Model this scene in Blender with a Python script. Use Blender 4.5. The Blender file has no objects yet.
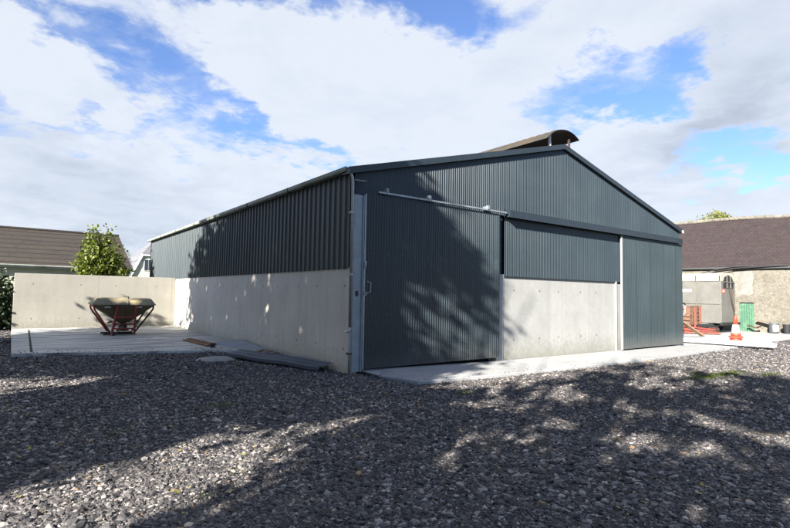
import bpy, math, random
import numpy as np
from math import sin, cos, tan, radians, pi, sqrt, atan2
from mathutils import Vector, Matrix, noise as mnoise

random.seed(7)
rng = np.random.default_rng(11)
SC = bpy.context.scene
COL = SC.collection
SUN_AZ = radians(66)      # from -Y towards -X
SUN_EL = radians(25)
SUN = Vector((-sin(SUN_AZ) * cos(SUN_EL), -cos(SUN_AZ) * cos(SUN_EL), sin(SUN_EL)))

# ------------------------------------------------------------------ materials
def new_mat(name):
    m = bpy.data.materials.new(name); m.use_nodes = True
    nt = m.node_tree
    return m, nt, nt.nodes['Principled BSDF']

def nd(nt, typ, **kw):
    n = nt.nodes.new(typ)
    for k, v in kw.items():
        if k.startswith('i_'):
            n.inputs[k[2:].replace('_', ' ')].default_value = v
        else:
            setattr(n, k, v)
    return n

def ramp(nt, fac, stops, interp='LINEAR'):
    r = nt.nodes.new('ShaderNodeValToRGB'); r.color_ramp.interpolation = interp
    e = r.color_ramp.elements
    while len(e) < len(stops): e.new(0.5)
    for s, (p, c) in zip(e, stops):
        s.position = p; s.color = (*c, 1) if len(c) == 3 else c
    nt.links.new(fac, r.inputs[0])
    return r.outputs[0]

def mixc(nt, fac, a, b, mode='MIX'):
    m = nt.nodes.new('ShaderNodeMix'); m.data_type = 'RGBA'; m.blend_type = mode
    for sock, v in ((m.inputs[0], fac), (m.inputs[6], a), (m.inputs[7], b)):
        if hasattr(v, 'is_linked') or hasattr(v, 'links'):
            nt.links.new(v, sock)
        else:
            sock.default_value = v if isinstance(v, (int, float)) else ((*v, 1) if len(v) == 3 else v)
    return m.outputs[2]

def mth(nt, op, a, b=None, c=None, clamp=False):
    m = nt.nodes.new('ShaderNodeMath'); m.operation = op; m.use_clamp = clamp
    for i, v in enumerate((a, b, c)):
        if v is None: continue
        if isinstance(v, (int, float)): m.inputs[i].default_value = v
        else: nt.links.new(v, m.inputs[i])
    return m.outputs[0]

def objco(nt, scale=(1, 1, 1)):
    t = nt.nodes.new('ShaderNodeTexCoord'); mp = nt.nodes.new('ShaderNodeMapping')
    nt.links.new(t.outputs['Object'], mp.inputs[0]); mp.inputs['Scale'].default_value = scale
    return mp.outputs[0]

def noise(nt, vec, scale, detail=4, rough=.55, dist=0):
    n = nt.nodes.new('ShaderNodeTexNoise'); nt.links.new(vec, n.inputs['Vector'])
    n.inputs['Scale'].default_value = scale; n.inputs['Detail'].default_value = detail
    n.inputs['Roughness'].default_value = rough; n.inputs['Distortion'].default_value = dist
    return n.outputs['Fac']

def bump(nt, bs, h, strength=.3, dist=.02):
    b = nt.nodes.new('ShaderNodeBump'); b.inputs['Strength'].default_value = strength
    b.inputs['Distance'].default_value = dist
    nt.links.new(h, b.inputs['Height']); nt.links.new(b.outputs[0], bs.inputs['Normal'])

def plain(name, col, rough=.6, metal=0.0, var=.25, scale=6, bmp=.1, dirt=None, dirt_amt=.4, stretch=(1, 1, 1)):
    """Colour varied by noise, optional second dirt/rust colour in patches."""
    col = tuple(x * .67 for x in col); dirt = dirt and tuple(x * .66 for x in dirt)
    m, nt, bs = new_mat(name)
    v = objco(nt, stretch)
    n1 = noise(nt, v, scale, 5)
    lo = tuple(c * (1 - var) for c in col); hi = tuple(min(1, c * (1 + var)) for c in col)
    c = ramp(nt, n1, [(.3, lo), (.7, hi)])
    if dirt:
        n2 = noise(nt, v, scale * .6, 8, .7)
        f = ramp(nt, n2, [(.62 - .25 * dirt_amt, (0, 0, 0)), (.78 - .15 * dirt_amt, (1, 1, 1))])
        c = mixc(nt, f, c, dirt)
    nt.links.new(c, bs.inputs['Base Color'])
    bs.inputs['Roughness'].default_value = rough; bs.inputs['Metallic'].default_value = metal
    if bmp: bump(nt, bs, noise(nt, v, scale * 8, 4), bmp, .01)
    return m

M = {}
def cladding_mat(name, col, rough=.42):
    m, nt, bs = new_mat(name)
    col = tuple(x * .76 for x in col)
    v = objco(nt)
    sx = nt.nodes.new('ShaderNodeSeparateXYZ'); nt.links.new(v, sx.inputs[0])
    sheet_i = mth(nt, 'DIVIDE', mth(nt, 'ADD', sx.outputs[0], sx.outputs[1]), .99)
    wn = nt.nodes.new('ShaderNodeTexWhiteNoise'); wn.noise_dimensions = '1D'; nt.links.new(mth(nt, 'FLOOR', sheet_i), wn.inputs['W'])
    lap = mth(nt, 'LESS_THAN', mth(nt, 'FRACT', sheet_i), .012)
    big = noise(nt, v, .5, 4, .6)
    streak = noise(nt, objco(nt, (9, 9, .25)), 1.2, 5, .6)
    c = ramp(nt, big, [(.3, tuple(x * .9 for x in col)), (.7, tuple(x * 1.1 for x in col))])
    c = mixc(nt, mth(nt, 'MULTIPLY', ramp(nt, streak, [(.5, (0, 0, 0)), (.8, (1, 1, 1))]), .35), c, tuple(x * 1.5 + .01 for x in col))
    c = mixc(nt, mth(nt, 'MULTIPLY', wn.outputs[0], .30), c, tuple(x * .6 for x in col))
    c = mixc(nt, mth(nt, 'MULTIPLY', lap, .5), c, tuple(x * .4 for x in col))
    splash = mth(nt, 'MULTIPLY', mth(nt, 'SUBTRACT', .30, mth(nt, 'ADD', sx.outputs[2], mth(nt, 'MULTIPLY', noise(nt, v, 5, 5, .7), -.5)), clamp=True), .9)
    c = mixc(nt, splash, c, (.085, .082, .075))
    nt.links.new(c, bs.inputs['Base Color'])
    nt.links.new(ramp(nt, big, [(.2, (rough - .07,) * 3), (.8, (rough + .1,) * 3)]), bs.inputs['Roughness'])
    bump(nt, bs, noise(nt, v, 1.6, 3), .12, .03); bs.inputs['Specular IOR Level'].default_value = .4
    return m
M['clad'] = cladding_mat('slate blue painted steel', (.030, .043, .050), .34)
M['clad2'] = cladding_mat('slate green painted steel', (.031, .045, .049), .36)
M['flash'] = cladding_mat('dark painted flashing', (.021, .033, .043), .36)
M['cladgreen'] = cladding_mat('side painted steel', (.029, .045, .050), .46)
M['galv'] = plain('galvanised steel', (.40, .43, .44), .42, .5, .18, 9, .05)
M['galvpaint'] = plain('grey blue galvanised', (.30, .345, .37), .45, .3, .15, 5, .05)
M['whitemetal'] = plain('white painted metal', (.62, .62, .60), .45, 0, .08, 5, .05, (.4, .38, .33), .15)
M['gutter'] = plain('weathered gutter', (.33, .35, .30), .7, 0, .2, 3, .2, (.16, .19, .11), .55)
M['black'] = plain('black rubber', (.018, .018, .020), .6, 0, .3, 9, .1)
M['roofsheet'] = plain('fibre cement roof', (.22, .23, .23), .85, 0, .15, 2, .2)
M['rustcap'] = plain('rusted ridge canopy', (.055, .050, .036), .75, .1, .3, 2.2, .25, (.105, .058, .028), .6)

def concrete(name, col, panel=None, axis='x', rough=.9, stain=.5, holes=True, off=0.0, hz=(.55, 1.97)):
    """Cast concrete with blotches, formwork joints, tie holes and run-down stains."""
    m, nt, bs = new_mat(name)
    col = tuple(x * .83 for x in col)
    t = nt.nodes.new('ShaderNodeTexCoord'); v = t.outputs['Object']
    s = nt.nodes.new('ShaderNodeSeparateXYZ'); nt.links.new(v, s.inputs[0])
    h = s.outputs[0] if axis == 'x' else s.outputs[1]; z = s.outputs[2]
    n1 = noise(nt, v, 1.1, 6, .62); n2 = noise(nt, v, 9, 6, .65); n3 = noise(nt, v, 60, 3, .6)
    runs = noise(nt, objco(nt, (3.5, 3.5, .35)), 1.3, 5, .6)
    c = ramp(nt, n1, [(.25, tuple(x * .84 for x in col)), (.75, tuple(min(1, x * 1.10) for x in col))])
    c = mixc(nt, ramp(nt, n2, [(.4, (0, 0, 0)), (.75, (.35, .35, .35))]), c, tuple(x * .72 for x in col))
    c = mixc(nt, mth(nt, 'MULTIPLY', ramp(nt, runs, [(.48, (0, 0, 0)), (.75, (1, 1, 1))]), stain * .5), c, (col[0] * .62, col[1] * .60, col[2] * .52))
    c = mixc(nt, ramp(nt, n3, [(.62, (0, 0, 0)), (.72, (.45, .45, .45))]), c, tuple(x * .5 for x in col))
    hgt = mth(nt, 'ADD', mth(nt, 'MULTIPLY', n2, .5), mth(nt, 'MULTIPLY', n3, .3))
    if holes:   # mud splash and algae along the foot
        sp = mth(nt, 'SUBTRACT', .62, mth(nt, 'SUBTRACT', mth(nt, 'MULTIPLY', z, 1.5), mth(nt, 'MULTIPLY', mth(nt, 'SUBTRACT', n2, .35), 1.6)), clamp=True)
        c = mixc(nt, mth(nt, 'MULTIPLY', sp, .75), c, (col[0] * .52, col[1] * .52, col[2] * .42))
    else:       # tyre marks and damp stains on the slab
        st = ramp(nt, noise(nt, objco(nt, (.25, 1.6, 1)), 1.5, 7, .7, .5), [(.50, (0, 0, 0)), (.70, (1, 1, 1))])
        c = mixc(nt, mth(nt, 'MULTIPLY', st, .42), c, (col[0] * .5, col[1] * .5, col[2] * .47))
    if panel:
        a = mth(nt, 'FRACT', mth(nt, 'DIVIDE', mth(nt, 'ADD', h, off), panel))
        d = mth(nt, 'MULTIPLY', mth(nt, 'ABSOLUTE', mth(nt, 'SUBTRACT', a, .5)), panel)   # panel/2 at joint
        joint = mth(nt, 'GREATER_THAN', d, panel / 2 - .008)
        zz = mth(nt, 'LESS_THAN', mth(nt, 'ABSOLUTE', mth(nt, 'SUBTRACT', z, 1.27)), .006)
        jm = mth(nt, 'MAXIMUM', mth(nt, 'MULTIPLY', joint, .55), mth(nt, 'MULTIPLY', zz, .18))
        c = mixc(nt, jm, c, tuple(x * .45 for x in col))
        # slightly different tone of each cast panel
        wn = nt.nodes.new('ShaderNodeTexWhiteNoise'); wn.noise_dimensions = '1D'
        nt.links.new(mth(nt, 'FLOOR', mth(nt, 'DIVIDE', mth(nt, 'ADD', h, off), panel)), wn.inputs['W'])
        c = mixc(nt, mth(nt, 'MULTIPLY', wn.outputs[0], .16), c, tuple(x * .6 for x in col))
        if holes:
            b = mth(nt, 'FRACT', mth(nt, 'ADD', mth(nt, 'DIVIDE', mth(nt, 'ADD', h, off), panel), .5))
            dd = mth(nt, 'MULTIPLY', mth(nt, 'ABSOLUTE', mth(nt, 'SUBTRACT', mth(nt, 'ABSOLUTE', mth(nt, 'SUBTRACT', b, .5)), .22)), panel)
            best = None
            for hh in hz:
                dz = mth(nt, 'ABSOLUTE', mth(nt, 'SUBTRACT', z, hh))
                r = mth(nt, 'SQRT', mth(nt, 'ADD', mth(nt, 'POWER', dd, 2.0), mth(nt, 'POWER', dz, 2.0)))
                best = r if best is None else mth(nt, 'MINIMUM', best, r)
            hole = mth(nt, 'LESS_THAN', best, .024)
            halo = mth(nt, 'LESS_THAN', mth(nt, 'ADD', best, mth(nt, 'MULTIPLY', n2, .06)), .09)
            c = mixc(nt, mth(nt, 'MULTIPLY', halo, .14), c, tuple(x * .6 for x in col))
            c = mixc(nt, mth(nt, 'MULTIPLY', hole, .85), c, (.05, .045, .04))
            hgt = mth(nt, 'SUBTRACT', hgt, hole)
    nt.links.new(c, bs.inputs['Base Color'])
    bs.inputs['Roughness'].default_value = rough
    bump(nt, bs, hgt, .35, .012)
    return m
M['conc_side'] = concrete('grey cast concrete', (.60, .565, .50), 2.4, 'y', off=.3, stain=.7)
M['conc_front'] = concrete('pale cast concrete', (.375, .372, .342), 2.1, 'x', off=-5.15 + .04, stain=.45)
M['conc_low'] = concrete('cream cast concrete', (.315, .298, .25), 3.0, 'x', off=3.1, stain=.5)
M['slab'] = concrete('smooth slab concrete', (.40, .395, .378), 5.2, 'x', holes=False, stain=.5)

def yard_slab_mat():
    m, nt, bs = new_mat('brushed streaky slab concrete')
    v = objco(nt); st = objco(nt, (.35, 3.2, 1))
    n1 = noise(nt, st, 1.4, 6, .65, .6); n2 = noise(nt, v, 22, 5, .6)
    c = ramp(nt, n1, [(.36, (.12, .117, .105)), (.45, (.28, .273, .25)), (.55, (.45, .44, .41)), (.66, (.55, .54, .50))])  # pale and dark streaks drawn out along x
    c = mixc(nt, ramp(nt, n2, [(.4, (0, 0, 0)), (.8, (.4, .4, .4))]), c, (.16, .15, .12))
    s = nt.nodes.new('ShaderNodeSeparateXYZ'); nt.links.new(v, s.inputs[0])
    edge = mth(nt, 'MULTIPLY', ramp(nt, mth(nt, 'ADD', s.outputs[0], mth(nt, 'MULTIPLY', noise(nt, v, 1.2, 5), 1.2)), [(0.0, (0, 0, 0)), (1, (1, 1, 1))]), .6)
    c = mixc(nt, edge, c, (.17, .165, .07))
    nt.links.new(c, bs.inputs['Base Color']); bs.inputs['Roughness'].default_value = .7
    bump(nt, bs, noise(nt, objco(nt, (.5, 6, 1)), 6, 5), .4, .012)
    return m
M['yard_slab'] = yard_slab_mat()

def gravel_ground():
    m, nt, bs = new_mat('crushed limestone gravel')
    v = objco(nt)
    vo = nt.nodes.new('ShaderNodeTexVoronoi'); nt.links.new(v, vo.inputs['Vector']); vo.inputs['Scale'].default_value = 24
    s = nt.nodes.new('ShaderNodeSeparateColor'); nt.links.new(vo.outputs['Color'], s.inputs[0])
    c = ramp(nt, s.outputs[0], [(0, (.013, .013, .014)), (.45, (.034, .033, .035)), (.8, (.068, .065, .065)), (1, (.15, .14, .13))])
    big = noise(nt, v, .45, 5, .6)
    c = mixc(nt, ramp(nt, big, [(.5, (0, 0, 0)), (.8, (.6, .6, .6))]), c, (.075, .069, .060))
    c = mixc(nt, ramp(nt, noise(nt, v, 1.7, 6, .7), [(.60, (0, 0, 0)), (.72, (.45, .45, .45))]), c, (.06, .047, .022))
    nt.links.new(c, bs.inputs['Base Color']); bs.inputs['Roughness'].default_value = .85
    bump(nt, bs, mth(nt, 'SUBTRACT', s.outputs[1], vo.outputs['Distance']), .8, .02)
    return m
M['gravel'] = gravel_ground()

def stone_mat():
    m, nt, bs = new_mat('crushed limestone pieces')
    oi = nt.nodes.new('ShaderNodeObjectInfo')
    g = nt.nodes.new('ShaderNodeNewGeometry')
    c = ramp(nt, oi.outputs['Random'], [(0, (.010, .010, .011)), (.32, (.030, .030, .033)), (.60, (.070, .067, .069)), (.80, (.14, .133, .13)), (.93, (.27, .25, .235)), (1, (.42, .39, .36))])
    pos = g.outputs['Position']
    n1 = noise(nt, pos, 1.5, 6, .7)
    wn = nt.nodes.new('ShaderNodeTexWhiteNoise'); wn.noise_dimensions = '1D'; nt.links.new(oi.outputs['Random'], wn.inputs['W'])
    f = mth(nt, 'MULTIPLY', ramp(nt, n1, [(.57, (0, 0, 0)), (.68, (1, 1, 1))]), mth(nt, 'GREATER_THAN', wn.outputs[0], .55))
    c = mixc(nt, mth(nt, 'MULTIPLY', f, .5), c, (.14, .112, .055))
    f2 = mth(nt, 'GREATER_THAN', wn.outputs[0], .992)
    c = mixc(nt, mth(nt, 'MULTIPLY', f2, .8), c, (.30, .19, .08))
    c = mixc(nt, mth(nt, 'MULTIPLY', ramp(nt, noise(nt, pos, .55, 4, .6), [(.5, (0, 0, 0)), (.75, (1, 1, 1))]), .35), c, (.125, .115, .107))
    c = mixc(nt, ramp(nt, noise(nt, pos, 90, 3), [(.45, (0, 0, 0)), (.8, (.2, .2, .2))]), c, (.2, .19, .185))
    c = mixc(nt, 1.0, c, (.87, .825, .79), 'MULTIPLY')
    nt.links.new(c, bs.inputs['Base Color']); bs.inputs['Roughness'].default_value = .75
    bump(nt, bs, noise(nt, pos, 120, 4), .3, .004)
    return m
M['stone'] = stone_mat()

def leaf_mat(name, cols, trans=.35):
    m, nt, bs = new_mat(name)
    g = nt.nodes.new('ShaderNodeNewGeometry')
    c = ramp(nt, g.outputs['Random Per Island'], [(i / (len(cols) - 1), x) for i, x in enumerate(cols)])
    nt.links.new(c, bs.inputs['Base Color']); bs.inputs['Roughness'].default_value = .5
    tr = nt.nodes.new('ShaderNodeBsdfTranslucent'); nt.links.new(mixc(nt, 1.0, c, (1.3, 1.5, .7), 'MULTIPLY'), tr.inputs[0])
    mx = nt.nodes.new('ShaderNodeMixShader'); mx.inputs[0].default_value = trans
    nt.links.new(bs.outputs[0], mx.inputs[1]); nt.links.new(tr.outputs[0], mx.inputs[2])
    nt.links.new(mx.outputs[0], nt.nodes['Material Output'].inputs[0])
    return m
M['leaf_dark'] = leaf_mat('dark leaves', [(.02, .035, .01), (.035, .06, .015), (.05, .08, .02)])
M['leaf_hedge'] = leaf_mat('hedge leaves', [(.008, .015, .005), (.018, .032, .009), (.035, .06, .014)], .2)
M['leaf_bright'] = leaf_mat('bright young leaves', [(.025, .042, .007), (.07, .095, .014), (.14, .165, .025), (.20, .20, .04)], .4)
M['leaf_yellow'] = leaf_mat('yellowing leaves', [(.08, .10, .02), (.16, .17, .03), (.22, .20, .05)], .35)
M['moss'] = leaf_mat('moss and weeds', [(.03, .042, .008), (.06, .08, .012), (.09, .105, .018)], .2)
M['fallen'] = leaf_mat('fallen leaves', [(.28, .18, .04), (.34, .27, .06), (.20, .10, .03), (.22, .25, .05)], .2)
M['bark'] = plain('bark', (.10, .085, .065), .9, 0, .35, 7, .5)
M['grass'] = plain('rough grass', (.055, .075, .025), .9, 0, .4, .8, .4)
M['soil'] = plain('dark soil', (.05, .042, .032), .95, 0, .4, 3, .5)
M['wood'] = plain('brown timber', (.26, .125, .055), .75, 0, .3, 4, .2, stretch=(1, 1, 6))
M['palewood'] = plain('pale fresh timber', (.56, .36, .22), .7, 0, .18, 4, .15)
M['cratewood'] = plain('rusty brown boards', (.20, .105, .065), .8, 0, .35, 5, .3, (.10, .06, .045), .5)
M['red'] = plain('worn red paint', (.40, .045, .035), .5, 0, .2, 6, .15, (.07, .03, .02), .45)
M['redbright'] = plain('faded red paint', (.30, .07, .04), .6, 0, .2, 5, .1, (.20, .09, .06), .7)
M['rust'] = plain('dark rusted steel', (.075, .04, .028), .8, .1, .35, 8, .3)
M['hopper'] = plain('olive faded paint', (.20, .15, .07), .5, .1, .25, 3, .15, (.06, .045, .03), .4)
M['cover'] = plain('olive hopper cover', (.40, .335, .19), .6, 0, .15, 2.5, .15, (.20, .17, .10), .45)
M['label'] = plain('pale worn sticker', (.6, .6, .55), .6, 0, .15, 20, .05)
M['sand'] = plain('spilled cement', (.36, .35, .33), .95, 0, .18, 7, .6)
M['orange_bits'] = plain('orange rubble', (.42, .19, .08), .85, 0, .35, 10, .3)
M['bluesheet'] = plain('blue grey sheet', (.045, .068, .105), .5, .0, .15, 2, .05, (.07, .08, .09), .2)
M['lightsheet'] = plain('dusty blue sheet', (.27, .31, .36), .5, .1, .15, 2, .05, (.34, .33, .30), .4)
M['conewhite'] = plain('cone sleeve', (.78, .77, .74), .5, 0, .06, 8, 0)
M['conered'] = plain('cone plastic', (.68, .075, .035), .45, 0, .1, 8, 0)
M['trailergrey'] = plain('dull grey aluminium', (.21, .205, .18), .5, .2, .14, 2, .1, (.25, .23, .18), .3)
M['trailerroof'] = plain('cream fibreglass', (.50, .47, .37), .55, 0, .1, 2, .1, (.42, .40, .30), .3)
M['dark'] = plain('dark opening', (.012, .012, .012), .9, 0, .2, 4, 0)
M['greendoor'] = plain('weathered green paint', (.025, .13, .06), .6, 0, .2, 5, .2, (.16, .28, .16), .4)
M['render_white'] = plain('whitewash patch', (.235, .225, .20), .95, 0, .2, 2.5, .3, (.17, .15, .115), .6)
M['housecream'] = plain('cream house render', (.70, .66, .50), .85, 0, .06, 1.5, .1)
M['housegreen'] = plain('pale green render', (.50, .52, .38), .85, 0, .1, 1.5, .1)
M['fascia'] = plain('painted fascia', (.42, .44, .38), .6, 0, .15, 3, .1, (.16, .22, .12), .5)
M['glass'] = plain('window glass', (.05, .06, .07), .08, 0, .2, 1, 0)
M['whitepaint'] = plain('white window frame', (.78, .78, .75), .5, 0, .05, 5, 0)
M['bluebucket'] = plain('grey drum', (.10, .11, .12), .5, 0, .2, 5, .1)
M['signred'] = plain('red sticker', (.6, .10, .07), .5, 0, .1, 9, 0)
M['oak_tan'] = plain('rubble board', (.22, .18, .12), .85, 0, .3, 5, .3)

def stone_wall_mat():
    m, nt, bs = new_mat('old lime rendered rubble wall')
    v = objco(nt)
    vo = nt.nodes.new('ShaderNodeTexVoronoi'); vo.feature = 'DISTANCE_TO_EDGE'
    nt.links.new(objco(nt, (1, 1, 1.6)), vo.inputs['Vector']); vo.inputs['Scale'].default_value = 2.6
    n1 = noise(nt, v, .9, 6, .65); n2 = noise(nt, v, 5, 6, .7); n3 = noise(nt, v, 14, 4, .6)
    c = ramp(nt, n1, [(.3, (.085, .075, .058)), (.5, (.130, .118, .093)), (.7, (.17, .158, .13))])
    c = mixc(nt, ramp(nt, n2, [(.48, (0, 0, 0)), (.64, (.8, .8, .8))]), c, (.075, .064, .047))
    c = mixc(nt, ramp(nt, noise(nt, v, 9, 5, .7), [(.55, (0, 0, 0)), (.66, (.7, .7, .7))]), c, (.24, .225, .19))
    c = mixc(nt, ramp(nt, n3, [(.66, (0, 0, 0)), (.72, (.8, .8, .8))]), c, (.05, .04, .028))
    stone = ramp(nt, vo.outputs[0], [(.0, (1, 1, 1)), (.06, (0, 0, 0))])
    c = mixc(nt, mth(nt, 'MULTIPLY', mth(nt, 'MULTIPLY', stone, n2), .16), c, (.26, .24, .20))
    nt.links.new(c, bs.inputs['Base Color']); bs.inputs['Roughness'].default_value = .95
    bump(nt, bs, mth(nt, 'ADD', n2, n3), .7, .05)
    return m
M['stonewall'] = stone_wall_mat()

def tile_mat(name, cols, course, tile_w, axis_h, axis_v='z', bmp=.6, mort=.012):
    """Rows of tiles: brick texture with per-tile colour, from object coordinates."""
    m, nt, bs = new_mat(name)
    t = nt.nodes.new('ShaderNodeTexCoord'); s = nt.nodes.new('ShaderNodeSeparateXYZ'); nt.links.new(t.outputs['Object'], s.inputs[0])
    cb = nt.nodes.new('ShaderNodeCombineXYZ')
    nt.links.new(s.outputs['XYZ'.index(axis_h)], cb.inputs[0]); nt.links.new(s.outputs[2], cb.inputs[1])
    br = nt.nodes.new('ShaderNodeTexBrick'); nt.links.new(cb.outputs[0], br.inputs[0])
    br.inputs['Scale'].default_value = 1; br.inputs['Brick Width'].default_value = tile_w; br.inputs['Row Height'].default_value = course
    br.inputs['Mortar Size'].default_value = mort; br.inputs['Mortar Smooth'].default_value = .2; br.inputs['Bias'].default_value = 0
    br.inputs['Color1'].default_value = (0, 0, 0, 1); br.inputs['Color2'].default_value = (1, 1, 1, 1); br.inputs['Mortar'].default_value = (0, 0, 0, 1)
    n1 = noise(nt, t.outputs['Object'], .8, 6, .65); n2 = noise(nt, t.outputs['Object'], 6, 5, .6)
    f = mth(nt, 'ADD', mth(nt, 'MULTIPLY', br.outputs['Color'], .28), mth(nt, 'MULTIPLY', n2, .72))
    c = ramp(nt, f, [(.15, cols[0]), (.45, cols[1]), (.8, cols[2])])
    c = mixc(nt, ramp(nt, n1, [(.50, (0, 0, 0)), (.66, (.7, .7, .7))]), c, cols[3])
    n4 = noise(nt, t.outputs['Object'], 2.2, 7, .7)
    c = mixc(nt, ramp(nt, n4, [(.50, (0, 0, 0)), (.70, (.6, .6, .6))]), c, tuple(x * .7 for x in cols[0]))
    n5 = noise(nt, t.outputs['Object'], 16, 3, .6)
    c = mixc(nt, ramp(nt, n5, [(.64, (0, 0, 0)), (.70, (.55, .55, .55))]), c, tuple(min(1, x * 2.0) for x in cols[2]))
    c = mixc(nt, mth(nt, 'MULTIPLY', br.outputs['Fac'], .8), c, tuple(x * .25 for x in cols[0]))
    nt.links.new(c, bs.inputs['Base Color']); bs.inputs['Roughness'].default_value = .8
    bump(nt, bs, mth(nt, 'SUBTRACT', f, br.outputs['Fac']), bmp, .03)
    return m
M['slate'] = tile_mat('old purple slates', [(.012, .007, .007), (.023, .013, .0125), (.034, .0205, .019), (.025, .0165, .011)], .13, .24, 'Y', bmp=.35)
M['browntile'] = tile_mat('brown concrete tiles', [(.017, .012, .009), (.030, .021, .015), (.044, .031, .022), (.032, .028, .015)], .30, 12, 'X', bmp=.9, mort=.03)
M['greyslate'] = tile_mat('grey slates', [(.09, .09, .10), (.13, .13, .14), (.18, .18, .19), (.14, .13, .12)], .15, .3, 'X')

# ------------------------------------------------------------------ mesh helpers
class MB:
    def __init__(self): self.v = []; self.f = []
    def add(self, vs, fs):
        o = len(self.v); self.v += [tuple(p) for p in vs]; self.f += [tuple(i + o for i in f) for f in fs]; return self
    def box(self, a, b):
        x0, y0, z0 = a; x1, y1, z1 = b
        return self.add([(x0, y0, z0), (x1, y0, z0), (x1, y1, z0), (x0, y1, z0), (x0, y0, z1), (x1, y0, z1), (x1, y1, z1), (x0, y1, z1)],
                        [(0, 3, 2, 1), (4, 5, 6, 7), (0, 1, 5, 4), (1, 2, 6, 5), (2, 3, 7, 6), (3, 0, 4, 7)])
    def bar(self, p, q, w, h, up=(0, 0, 1)):
        """Box-section bar between two points."""
        p = Vector(p); q = Vector(q); d = (q - p).normalized(); up = Vector(up)
        if abs(d.dot(up)) > .98: up = Vector((0, 1, 0))
        s = d.cross(up).normalized() * w / 2; u = s.cross(d).normalized() * h / 2
        vs = [p - s - u, p + s - u, p + s + u, p - s + u, q - s - u, q + s - u, q + s + u, q - s + u]
        return self.add(vs, [(0, 3, 2, 1), (4, 5, 6, 7), (0, 1, 5, 4), (1, 2, 6, 5), (2, 3, 7, 6), (3, 0, 4, 7)])
    def tube(self, pts, r, n=10, cap=True):
        pts = [Vector(p) for p in pts]; rr = r if isinstance(r, (list, tuple)) else [r] * len(pts)
        rings = []; ref = None
        for i, p in enumerate(pts):
            d = (pts[min(i + 1, len(pts) - 1)] - pts[max(i - 1, 0)]).normalized()
            if ref is None: ref = Vector((0, 0, 1)) if abs(d.z) < .9 else Vector((1, 0, 0))
            s = d.cross(ref).normalized(); u = s.cross(d).normalized(); ref = u
            rings.append([p + (s * cos(2 * pi * k / n) + u * sin(2 * pi * k / n)) * rr[i] for k in range(n)])
        vs = [v for ring in rings for v in ring]
        fs = [(i * n + k, i * n + (k + 1) % n, (i + 1) * n + (k + 1) % n, (i + 1) * n + k) for i in range(len(pts) - 1) for k in range(n)]
        if cap: fs += [tuple(range(n - 1, -1, -1)), tuple((len(pts) - 1) * n + k for k in range(n))]
        return self.add(vs, fs)
    def lathe(self, prof, c=(0, 0, 0), n=24):
        vs = [(c[0] + r * cos(2 * pi * k / n), c[1] + r * sin(2 * pi * k / n), c[2] + z) for r, z in prof for k in range(n)]
        fs = [(i * n + k, i * n + (k + 1) % n, (i + 1) * n + (k + 1) % n, (i + 1) * n + k) for i in range(len(prof) - 1) for k in range(n)]
        fs += [tuple(range(n - 1, -1, -1)), tuple((len(prof) - 1) * n + k for k in range(n))]
        return self.add(vs, fs)
    def prism(self, poly, a, b, axis='y'):
        """Closed polygon (2-D) extruded from a to b along an axis."""
        def P(p, t): return {'y': (p[0], t, p[1]), 'x': (t, p[0], p[1]), 'z': (p[0], p[1], t)}[axis]
        n = len(poly); vs = [P(p, a) for p in poly] + [P(p, b) for p in poly]
        return self.add(vs, [tuple(range(n)), tuple(range(2 * n - 1, n - 1, -1))] + [(i, i + n, (i + 1) % n + n, (i + 1) % n) for i in range(n)])
    def build(self, name, mat, parent=None, smooth=False, bevel=0, loc=None, uv=None):
        off = Vector(parent['_o']) if parent is not None and '_o' in parent else Vector((0, 0, 0))
        if loc is not None: off = Vector(loc)
        me = bpy.data.meshes.new(name); me.from_pydata([tuple(Vector(v) - off) for v in self.v], [], self.f)
        me.materials.append(mat); me.update()
        import bmesh
        bm = bmesh.new(); bm.from_mesh(me); bmesh.ops.recalc_face_normals(bm, faces=bm.faces); bm.to_mesh(me); bm.free()
        if smooth:
            me.polygons.foreach_set('use_smooth', [True] * len(me.polygons))
        o = bpy.data.objects.new(name, me); COL.objects.link(o)
        if parent is not None: o.parent = parent
        if loc is not None: o.location = loc
        if bevel:
            b = o.modifiers.new('Bevel', 'BEVEL'); b.width = bevel; b.segments = 2; b.limit_method = 'ANGLE'
            b.angle_limit = radians(40)
        if smooth:
            pass
        return o

def thing(name, label, cat, loc=(0, 0, 0), group=None, rotz=0):
    o = bpy.data.objects.new(name, None); COL.objects.link(o); o.location = loc; o.rotation_euler[2] = rotz
    o['label'] = label; o['category'] = cat; o['_o'] = tuple(loc) if not rotz else (0, 0, 0)
    o.empty_display_size = .2
    if group: o['group'] = group
    return o
def tag(o, label, cat, group=None):
    o['label'] = label; o['category'] = cat
    if group: o['group'] = group
    return o
def struct(o): o['kind'] = 'structure'; return o
def sub(o, parent): o['_o'] = tuple(parent['_o']) if '_o' in parent else (0, 0, 0)

# parts keep world coordinates minus the root's location
_build = MB.build
def build(self, name, mat, parent=None, **k):
    o = _build(self, name, mat, parent, **k)
    if parent is not None and '_o' in parent: o['_o'] = tuple(parent['_o'])
    return o
MB.build = build

def sstep(a, b, x):
    t = min(1, max(0, (x - a) / (b - a))); return t * t * (3 - 2 * t)

# ------------------------------------------------------------------ ground
def gz(x, y):
    """Gravel height."""
    h = .0
    h -= .13 * sstep(-.1, 1.0, x)
    h += .03 * sstep(2, 5, y) * (1 - sstep(-.5, .5, x))
    h += .05 * sstep(8, 16, y) * (1 - sstep(-7, -6, x))
    h += .022 * mnoise.noise(Vector((x * .35, y * .35, 3.1))) + .010 * mnoise.noise(Vector((x * 1.6, y * 1.6, 7.7)))
    return h

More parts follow.
